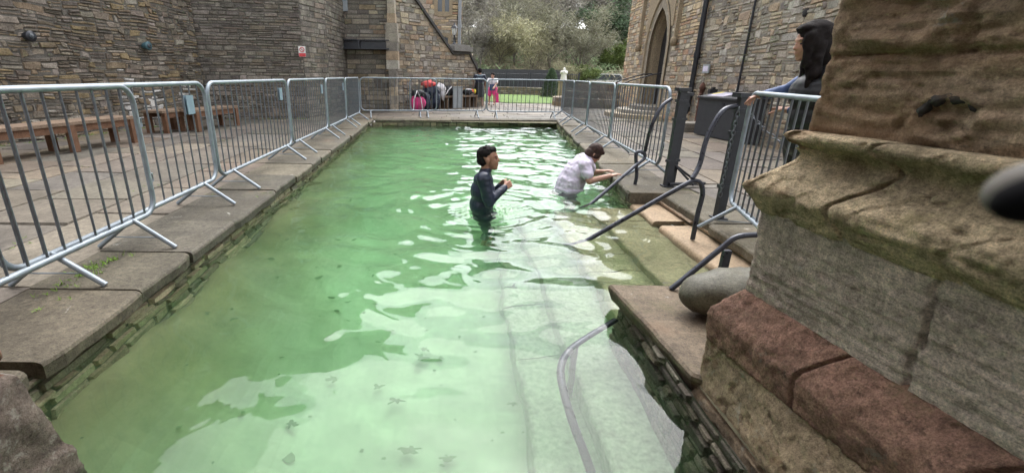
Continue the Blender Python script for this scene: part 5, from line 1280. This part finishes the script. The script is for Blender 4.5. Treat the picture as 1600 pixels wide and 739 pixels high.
def hand(mb, wrist, B, s=1.0, curl=.9, spread=.03, side=1):
    """B columns: along the hand, towards the thumb side, back of the hand"""
    P = lambda x, y, z: Vector(wrist) + B @ Vector((x, y, z)) * s
    for y in (-.026, -.009, .009, .026): capsule(mb, P(.0, y * .75, 0), P(.078, y, 0), .0155 * s, .0125 * s, 10)
    for i, (y, l_) in enumerate(((.029, .070), (.0095, .079), (-.010, .073), (-.029, .057))):
        a = P(.076, y, 0); ang = 0; cur = Vector((.076, y, 0))
        for k, f in enumerate((.45, .32, .23)):
            ang += curl * (.55, .6, .5)[k]; nx_ = cur + Vector((math.cos(ang) * l_ * f, (y * .3) * f * spread * 10, -math.sin(ang) * l_ * f)); capsule(mb, P(*cur), P(*nx_), (.0095 - .001 * k) * s, (.0088 - .001 * k) * s, 8); cur = nx_
    c = Vector((.018, .026, -.004))
    for k, (dx, dy, dz) in enumerate(((.032, .024, -.012), (.028, .010, -.018), (.022, -.002, -.014))):
        n_ = c + Vector((dx, dy, dz)); capsule(mb, P(*c), P(*n_), (.0125 - .0015 * k) * s, (.011 - .0015 * k) * s, 8); c = n_

# man standing waist deep, wearing a navy wetsuit top
def man_in_pool():
    Y0 = 4.77; X0 = ony(752, 330, Y0).x
    t = thing('person', 'man in a navy wetsuit top standing waist deep and clasping his hands', 'person')
    hc = ony(763, 248, Y0); sh = 1.10
    B = basis((1, -.12, .10), (-.08, 0, 1))
    neck = ony(760, 268, Y0 + .01); nb = ony(757, 275, Y0)
    shN, shF = ony(756, 280, Y0 - .185), ony(757, 279, Y0 + .185)
    elN, elF = ony(764, 316, Y0 - .21), ony(770, 306, Y0 + .20)
    wrN, wrF = ony(788, 294, Y0 - .09), ony(782, 290, Y0 + .10)
    pel = Vector((X0 + .03, Y0, WZ - .12)); chest = ony(754, 298, Y0); belly = ony(752, 320, Y0)
    def torso(mb, e=0.):
        for (c, a, b, d) in ((nb + Vector((-.01, 0, -.045)), .10, .17, .075), (chest, .122, .185, .14), (belly, .122, .17, .13), (pel, .125, .17, .13)): mb.blob(c, (a + e, b + e, d + e), None, 20)
        for (s_, el_, w_) in ((shN, elN, wrN), (shF, elF, wrF)): mb.blob(s_, (.072 + e, .068 + e, .070 + e), None, 14); capsule(mb, nb, s_, .062 + e, .062 + e); capsule(mb, s_, el_, .066 + e, .050 + e); capsule(mb, el_, w_, .046 + e, .031 + e)
    m_ = MB(); torso(m_); head(m_, hc, B, sh); capsule(m_, nb, hc + Vector((-.01, 0, -.04)), .058, .053)
    feet = [Vector((X0 + .02, Y0 - .12, FLOORZ + .05)), Vector((X0 + .05, Y0 + .12, FLOORZ + .05))]
    for f in feet: kn = f.lerp(pel, .5) + Vector((.03, 0, 0)); capsule(m_, Vector((pel.x, f.y * .7 + pel.y * .3, pel.z - .03)), kn, .085, .055); capsule(m_, kn, f + Vector((0, 0, .04)), .055, .035); capsule(m_, f, f + Vector((.16, 0, -.02)), .035, .03)
    dN = (wrN - elN).normalized(); BH = Matrix((dN, Vector((0, .25, .97)).normalized(), dN.cross(Vector((0, .25, .97))).normalized())).transposed()
    hand(m_, wrN + dN * .01, basis(dN + Vector((.3, .25, .0)), (0, -1, .1)), 1.0, 1.0)
    dF = (wrF - elF).normalized(); hand(m_, wrF + dF * .01, basis(dF + Vector((.4, -.3, .1)), (0, 1, .1)), 1.0, 1.0)
    fuse(m_, 'body', M['skin'], t, .0065, 2)
    m_ = MB(); torso(m_, .008); capsule(m_, nb, nb.lerp(hc, .38), .068, .062)
    cuts = [(wrN - dN * .02, dN), (wrF - dF * .0, Vector((1, 0, 0)))]
    m2 = MB(); torso(m2, .008); capsule(m2, nb, nb.lerp(hc, .38), .068, .062)
    for f in feet: kn = f.lerp(pel, .5) + Vector((.03, 0, 0)); capsule(m2, Vector((pel.x, f.y * .7 + pel.y * .3, pel.z - .03)), kn, .095, .068); capsule(m2, kn, f + Vector((0, 0, .2)), .065, .05)
    fuse(m2, 'wetsuit', M['navy'], t, .009, 3, wrinkle=.007)
    # hair: short, swept
    m_ = MB(); P = lambda x, y, z: hc + B @ Vector((x, y, z)) * sh
    m_.blob(P(-.020, 0, .042), (.092 * sh, .078 * sh, .080 * sh), B, 22, None, .05, 7, 3); m_.blob(P(-.050, 0, -.005), (.062 * sh, .078 * sh, .070 * sh), B, 18, None, .08, 7, 5); m_.blob(P(.045, 0, .085), (.040, .055, .024), B, 14, None, .2, 6, 1)
    m_.blob(P(.03, 0, .078), (.056, .064, .032), B, 14, None, .25, 8, 7)
    for k_ in range(12):
        a_ = k_ * 2.4; q_ = P(-.015 + .062 * math.cos(a_) * (k_ % 5 + 1) / 5, .055 * math.sin(a_), .098 + .02 * math.cos(k_)); capsule(m_, q_, q_ + B @ Vector((.026, .008 * math.sin(k_ * 3), .004)), .007, .003, 6)
    fuse(m_, 'hair', M['hair'], t, .004, 1, wrinkle=.007); eyes(hc, B, sh, t)
man_in_pool()
# woman in a wet white T-shirt, bending to the edge
def woman_in_pool():
    t = thing('person', 'woman in a wet white T-shirt bending forward in the water, hands on the pool edge', 'person')
    Y0 = 5.85; hc = ony(929, 240, Y0 - .02); B = basis((.75, -.15, -.62), (.45, 0, .85)); sh = .95
    nb = ony(915, 251, Y0); mid = ony(902, 267, Y0); low = ony(892, 284, Y0); pel = low + Vector((-.06, 0, -.22))
    shN, shF = ony(914, 257, Y0 - .16), ony(916, 252, Y0 + .16); elN, elF = ony(921, 283, Y0 - .24), ony(927, 270, Y0 + .20)
    eN = ony(957, 274, Y0 - .22); wrN, wrF = ony(953, 275, Y0 - .22), ony(941, 268, Y0 + .15)
    def torso(mb, e=0.):
        for (c, a, b, d) in ((nb.lerp(mid, .25), .10, .16, .085), (mid, .135, .17, .13), (low, .15, .18, .15), (pel, .15, .17, .17)): mb.blob(c, (a + e, b + e, d + e), Matrix.Rotation(R(-35), 3, 'Y').to_3x3(), 20)
        capsule(mb, nb.lerp(mid, .3), mid, .125 + e, .15 + e, 18); capsule(mb, mid, low, .15 + e, .165 + e, 18); capsule(mb, low, low.lerp(pel, .7), .165 + e, .165 + e, 18)
        for s_ in (shN, shF): capsule(mb, nb.lerp(mid, .2), s_, .07 + e, .065 + e)
    m_ = MB(); torso(m_); head(m_, hc, B, sh); capsule(m_, nb, hc + B @ Vector((-.02, 0, -.04)), .055, .052)
    for s_, el_, w_ in ((shN, elN, wrN), (shF, elF, wrF)): capsule(m_, s_, el_, .055, .045); capsule(m_, el_, w_, .043, .028)
    for dy in (-.1, .1): kn = pel + Vector((.10, dy * 1.2, -.42)); capsule(m_, pel + Vector((0, dy, 0)), kn, .10, .06); capsule(m_, kn, Vector((kn.x - .05, kn.y, FLOORZ + .06)), .058, .038); capsule(m_, Vector((kn.x - .05, kn.y, FLOORZ + .05)), Vector((kn.x + .10, kn.y, FLOORZ + .04)), .036, .03)
    for el_, w_ in ((elN, wrN), (elF, wrF)): d = (w_ - el_).normalized(); hand(m_, w_ + d * .01, basis(d, (0, 0, 1)), .95, .45)
    fuse(m_, 'body', M['skinpale'], t, .007, 2)
    m_ = MB(); torso(m_, .012)
    for s_, el_ in ((shN, elN), (shF, elF)): capsule(m_, s_, s_.lerp(el_, .62), .071, .072)
    m_.blob(low + Vector((-.02, 0, -.12)), (.19, .21, .10), None, 18)
    fuse(m_, 'tshirt', M['lilac'], t, .008, 5, wrinkle=.009)
    m_ = MB(); m_.blob(pel + Vector((0, 0, -.03)), (.175, .195, .15), None, 18)
    for dy in (-.1, .1): kn = pel + Vector((.10, dy * 1.2, -.42)); capsule(m_, pel + Vector((0, dy, 0)), pel.lerp(kn, .7) + Vector((0, dy * .6, 0)), .115, .08)
    fuse(m_, 'shorts', M['black'], t, .012, 2)
    m_ = MB(); P = lambda x, y, z: hc + B @ Vector((x, y, z)) * sh
    m_.blob(P(-.018, 0, .040), (.102, .086, .090), B, 22, None, .08, 6, 3); m_.blob(P(-.055, 0, -.03), (.062, .085, .080), B, 18, None, .12, 7, 5); m_.blob(P(.02, .05, .0), (.06, .04, .06), B, 14, None, .15, 7, 6); m_.blob(P(.02, -.05, .0), (.055, .036, .055), B, 14, None, .15, 7, 8)
    m_.blob(P(.05, 0, .075), (.05, .06, .03), B, 14, None, .2, 7, 9)
    fuse(m_, 'hair', M['hairbrown'], t, .006, 1, wrinkle=.004); eyes(hc, B, sh, t)
woman_in_pool()
# woman leaning on the barrier behind the pier
def woman_at_barrier():
    t = thing('person', 'woman with long black hair in a blue and black top leaning on the barrier', 'person')
    Y0 = 3.24; hc = ony(1268, 66, Y0); B = basis((-1, .12, -.16), (0, 0, 1)); sh = 1.0
    nb = ony(1285, 108, Y0 + .02); shL = ony(1268, 120, Y0 + .14); shR = ony(1300, 122, Y0 - .12)
    chest = ony(1272, 146, Y0); belly = ony(1266, 184, Y0); pel = ony(1264, 218, Y0)
    wrA = Vector((2.40, 3.80, 1.135)); w2 = ony(1188, 152, 3.80); wrA = Vector((w2.x, 3.80, w2.z + .01)); elA = ony(1232, 141, 3.50)
    elB = ony(1276, 182, Y0 - .06); wrB = ony(1232, 172, Y0 + .14)
    def torso(mb, e=0.):
        for (c, a, b, d) in ((nb + Vector((-.01, 0, -.05)), .075, .15, .055), (chest, .115, .17, .13), (belly, .105, .145, .13), (pel, .125, .165, .13)): mb.blob(c, (a + e, b + e, d + e), None, 20)
        for s_ in (shL, shR): capsule(mb, nb, s_, .05 + e, .055 + e)
    m_ = MB(); torso(m_); head(m_, hc, B, sh); capsule(m_, nb, hc + B @ Vector((-.02, 0, -.05)), .055, .05)
    for s_, e_, w_ in ((shL, elA, wrA), (shR, elB, wrB)): capsule(m_, s_, e_, .045, .036); capsule(m_, e_, w_, .035, .026)
    d = (wrA - elA).normalized(); hand(m_, wrA, basis(d + Vector((-.2, .0, -.1)), (.0, 0, 1)), .95, .95); d = (wrB - elB).normalized(); hand(m_, wrB, basis(d, (0, 0, 1)), .95, .6)
    legs = []
    for dy, fx in ((-.09, .06), (.09, .12)):
        hip = pel + Vector((0, dy, -.03)); kn = Vector((pel.x - .05 + fx, pel.y + dy * 1.1, .46)); an = Vector((pel.x + .02 + fx, pel.y + dy * 1.1, .08)); legs.append((hip, kn, an))
        capsule(m_, hip, kn, .085, .055); capsule(m_, kn, an, .052, .034); capsule(m_, an + Vector((0, 0, -.045)), an + Vector((-.15, 0, -.05)), .034, .028)
    fuse(m_, 'body', M['skinpale'], t, .007, 2)
    m_ = MB(); torso(m_, .012)
    for h_, k_, a_ in legs: capsule(m_, h_, k_, .10, .065); capsule(m_, k_, a_, .062, .044)
    fuse(m_, 'black_suit', M['black'], t, .009, 2, wrinkle=.004)
    m_ = MB(); capsule(m_, shL, elA, .058, .047); capsule(m_, elA, elA.lerp(wrA, .85), .046, .036); capsule(m_, shR, elB, .058, .047); capsule(m_, elB, elB.lerp(wrB, .85), .046, .036); m_.blob(nb + Vector((0, 0, -.04)), (.088, .165, .065), None, 18)
    capsule(m_, shR + Vector((.02, 0, 0)), belly + Vector((.07, -.06, 0)), .075, .07)
    fuse(m_, 'blue_sleeves', M['blue'], t, .009, 2, wrinkle=.004)
    m_ = MB(); P = lambda x, y, z: hc + B @ Vector((x, y, z)) * sh
    m_.blob(P(-.024, 0, .030), (.106, .090, .104), B, 24, None, .05, 5, 3); m_.blob(P(.012, .055, .0), (.070, .042, .085), B, 16, None, .08, 7, 4); m_.blob(P(.03, .0, .085), (.06, .07, .035), B, 16, None, .1, 7, 4); capsule(m_, P(.035, .066, .04), P(.062, .062, -.13), .030, .022); capsule(m_, P(.045, .066, -.12), P(.03, .05, -.24), .024, .008); capsule(m_, P(.0, .08, -.1), P(-.03, .07, -.34), .03, .008); m_.blob(P(-.060, 0, -.06), (.072, .088, .12), B, 20, None, .06, 6, 5); capsule(m_, P(-.05, -.02, -.1), P(-.03, .02, -.22), .07, .030)
    capsule(m_, P(-.02, .065, -.02), P(.02, .075, -.20), .035, .030); capsule(m_, P(.0, .07, -.1), P(.035, .06, -.27), .035, .018); capsule(m_, P(-.02, -.065, -.02), P(.0, -.07, -.24), .035, .02)
    fuse(m_, 'hair', M['hair'], t, .006, 1, wrinkle=.004); eyes(hc, B, sh, t)
woman_at_barrier()
# the two far men
def far_person(x, ytop, Y, label, shirt, trunk, legs_c, pose, towel=None):
    t = thing('person', label, 'person'); top = ony(x, ytop, Y); Z = lambda f: f * top.z + 0.0
    X = top.x; H = top.z; lean = pose.get('lean', 0); B = basis((pose['face'][0], pose['face'][1], -.2), (0, 0, 1)); f = Vector((pose['face'][0], pose['face'][1], 0)).normalized(); l_ = Vector((-f.y, f.x, 0))
    hc = Vector((X, Y, H - .115)); nb = Vector((X, Y, H - .29)) - f * lean * .25; pel = Vector((X, Y, H * .50)) - f * lean; ch = nb.lerp(pel, .3); be = nb.lerp(pel, .65)
    def torso(mb, e=0):
        for c, a, d in ((nb + Vector((0, 0, -.03)), .10, .06), (ch, .125, .14), (be, .115, .13), (pel, .12, .12)):
            Bm = Matrix((f, l_, Vector((0, 0, 1)))).transposed(); mb.blob(c, (a + e, a * 1.5 + e, d + e), Bm, 16)
    m_ = MB(); torso(m_); head(m_, hc, B, .98); capsule(m_, nb, hc + Vector((0, 0, -.05)), .06, .055)
    sL, sR = nb + l_ * .18, nb - l_ * .18; hl = pose['hands']
    arms = []
    for s_, hd in ((sL, hl[0]), (sR, hl[1])):
        w_ = Vector((X, Y, 0)) + f * hd[0] + l_ * hd[1] + Vector((0, 0, hd[2])); e_ = s_.lerp(w_, .5) + (s_ - nb) * .25 - f * .05; capsule(m_, s_, e_, .05, .04); capsule(m_, e_, w_, .038, .027); hand(m_, w_, basis((w_ - e_).normalized(), f), 1, .6); arms.append((s_, e_))
    for s_ in (-1, 1):
        hip = pel + l_ * .09 * s_; an = Vector((X, Y, .08)) + l_ * .13 * s_ + f * .06 * s_; kn = hip.lerp(an, .5) + f * .05; capsule(m_, hip, kn, .085, .055); capsule(m_, kn, an, .052, .035); capsule(m_, an + Vector((0, 0, -.045)), an + f * .15 + Vector((0, 0, -.05)), .034, .028)
    fuse(m_, 'body', M['skinpale'], t, .010, 2)
    m_ = MB(); torso(m_, .015)
    for s_, e_ in arms: capsule(m_, nb, s_, .065, .065); capsule(m_, s_, s_.lerp(e_, .75), .066, .060)
    fuse(m_, 'shirt', shirt, t, .012, 2, cut=[(Vector((X, Y, H * .50)), Vector((0, 0, -1)))])
    m_ = MB()
    for s_ in (-1, 1):
        hip = pel + l_ * .09 * s_; an = Vector((X, Y, .08)) + l_ * .13 * s_; kn = hip.lerp(an, .5) + f * .05; capsule(m_, hip, hip.lerp(kn, pose.get('short', .9)), .12, .09)
    Bm = Matrix((f, l_, Vector((0, 0, 1)))).transposed(); m_.blob(pel, (.14, .19, .12), Bm, 16); fuse(m_, 'shorts', trunk, t, .012, 2)
    m_ = MB(); m_.blob(hc + B @ Vector((-.02, 0, .04)), (.10, .084, .088), B, 18, None, .05, 6, 3); m_.blob(hc + B @ Vector((-.05, 0, -.01)), (.06, .078, .07), B, 14); fuse(m_, 'hair', M['hair'], t, .008, 1)
    return t, f, l_, hc
t, f, l_, hc = far_person(750, 107, 19.7, 'man seen from behind in a dark shirt beside the stair wall', M['navy'], M['black'], None, dict(face=(-.1, 1), hands=((.15, .2, .9), (.2, -.26, .85)), short=.95))
m_ = MB(); 
def robe(c, r0, r1, z0, z1): m_.lathe([(r0, z0), (r0 * .95, (z0 + z1) / 2), (r1, z1)], 14, (c.x, c.y, 0))
robe(hc, .22, .16, .38, .95); m_.build('dark_towel', M['black'], t)
m_ = MB(); m_.box(hc.x - .12, hc.x + .10, 19.7 - .16, 19.7 - .15, 1.18, 1.24); m_.box(hc.x - .08, hc.x + .06, 19.7 - .16, 19.7 - .15, 1.09, 1.12); m_.build('shirt_print', M['tagblue'], t)
t, f, l_, hc = far_person(770, 114, 21.2, 'man in a pale T-shirt and pink shorts leaning forward by the lawn', M['whitecloth'], M['pink'], None, dict(face=(-.35, -1), lean=.12, hands=((.35, .18, .75), (.38, -.12, .70)), short=.85))
m_ = MB(); m_.extr([hc + Vector((.10, -.28, -.70)), hc + Vector((.26, -.26, -.72)), hc + Vector((.30, -.27, -1.10)), hc + Vector((.16, -.30, -1.12))], (0, .05, 0)); m_.build('pink_towel', M['pink'], t)
m_ = MB(); m_.box(hc.x - .13, hc.x + .11, hc.y - .25, hc.y - .2, hc.z - .62, hc.z - .36); m_.build('shirt_print', M['blue'], t)

# belongings against the stair wall
def cloth(mb, c, rad, seed, amp=.35): mb.blob(c, rad, None, 18, None, amp, 2.2, seed)
low = thing('timber_bench', 'low slatted bench with bags on it against the stair wall', 'bench')
ua, ub = SW(672, 165, .4)[0], SW(744, 163, .4)[0]
def wbox(m, u0, u1, d0, d1, z0, z1): m.extr([WP(u0, z0, d1), WP(u1, z0, d1), WP(u1, z1, d1), WP(u0, z1, d1)], -nsw * (d1 - d0))
m_ = MB(); wbox(m_, ua, ub, .08, .50, .40, .46); m_.build('seat', M['woodtop'], low)
for i in range(7): x = ua + (ub - ua - .07) * i / 6; m_ = MB(); wbox(m_, x, x + .07, .12, .46, 0, .398); m_.build('leg', M['woodtop'], low)
def item(name, label, cat, parts):
    t = thing(name, label, cat)
    for n_, fn, mt_ in parts: m_ = MB(); fn(m_); m_.build(n_, M[mt_], t)
def C(px, z, d=.6): return WP(SW(px, 165, d)[0], z, d)
item('holdall', 'bright pink holdall with black and white straps at the foot of the stair wall', 'bag', [
    ('bag_body', lambda m: cloth(m, C(653, .27), (.27, .19, .28), 1, .2), 'pink'), ('bag_top', lambda m: cloth(m, C(653, .56), (.27, .19, .14), 3, .5), 'black'),
    ('white_strap', lambda m: m.tube([C(646, .05, .80), C(647, .4, .83), C(652, .68, .80), C(658, .4, .83), C(660, .06, .80)], .02, 6), 'whitecloth')])
item('draped_coat', 'dark coat hanging over the bench end under a coral cloth', 'coat', [
    ('coat_body', lambda m: [cloth(m, C(673, .66, .45), (.30, .17, .24), 5, .5), cloth(m, C(667, .30, .6), (.14, .12, .29), 6, .4), cloth(m, C(681, .34, .6), (.16, .12, .32), 7, .4)], 'navy')])
item('coral_towel', 'coral red towel folded on top of the dark coat', 'towel', [('towel_fold', lambda m: cloth(m, C(670, .88, .45), (.25, .15, .13), 8, .5), 'coral')])
item('white_towel', 'white towel slung over the bags next to the dark coat', 'towel', [('towel_fold', lambda m: [cloth(m, C(688, .74, .45), (.18, .13, .16), 9, .6), cloth(m, C(692, .56, .55), (.09, .08, .22), 10, .5)], 'whitecloth')])
item('rucksack', 'black rucksack with white trim on the slatted bench', 'bag', [('bag_body', lambda m: cloth(m, C(701, .64, .3), (.20, .14, .18), 11, .4), 'black'), ('trim', lambda m: m.tube([C(697, .52, .47), C(700, .66, .48), C(705, .78, .45)], .02, 6), 'whitecloth')])
item('black_bag', 'flat black bag on the bench end near the two men', 'bag', [('bag_body', lambda m: cloth(m, C(730, .58, .3), (.22, .14, .12), 12, .4), 'black'), ('white_flap', lambda m: cloth(m, C(731, .67, .34), (.14, .1, .04), 13, .4), 'whitecloth')])
item('swim_float', 'small orange and yellow float on the bench end near the men', 'float', [('orange_half', lambda m: cloth(m, C(737, .60, .4), (.07, .06, .09), 14, .2), 'orange'), ('yellow_half', lambda m: cloth(m, C(741, .60, .38), (.06, .06, .09), 15, .2), 'yellow')])
pn = thing('metal_sheet', 'upright grey metal sheet leaning between the bags', 'panel')
m_ = MB(); u0, u1 = SW(708, 165, .6)[0], SW(722, 165, .6)[0]; wbox(m_, u0, u1, .58, .61, .01, .80); m_.build('sheet', M['grey'], pn)
m_ = MB(); wbox(m_, u0 + .02, u1 - .02, .612, .618, .74, .77); wbox(m_, (u0 + u1) / 2 - .01, (u0 + u1) / 2 + .01, .612, .616, .02, .73); m_.build('seam', M['lead'], pn)

# thing that pokes into the frame right beside the lens: dark rounded case with a pale rim
def near_case():
    t = thing('camera_strap_end', 'out of focus dark rounded object with a pale rim poking in beside the pier', 'strap')
    c = Vector((0, 0, EYE)) + ray(1640, 308) * .16; d = ray(1640, 308); up = Vector((0, 0, 1)); s_ = d.cross(up).normalized(); u_ = s_.cross(d).normalized(); B = Matrix((s_, d, u_)).transposed()
    Bt = B @ Matrix.Rotation(R(-30), 3, 'Y')
    m_ = MB(); m_.blob(c, (.0088, .006, .0056), Bt, 24); m_.build('dark_pad', plain('matte_black_rubber', (.004, .004, .005), .95, 0, 8, (.8, 1.2), 0, .1), t)
    m_ = MB(); m_.blob(c + u_ * .0016 + d * .002 - s_ * .001, (.0096, .005, .0066), Bt, 24); m_.build('pale_rim', plain('pale_plastic', (.15, .14, .125), .8), t)
near_case()
for o in list(sc.objects):       # unused prototypes never placed
    pass
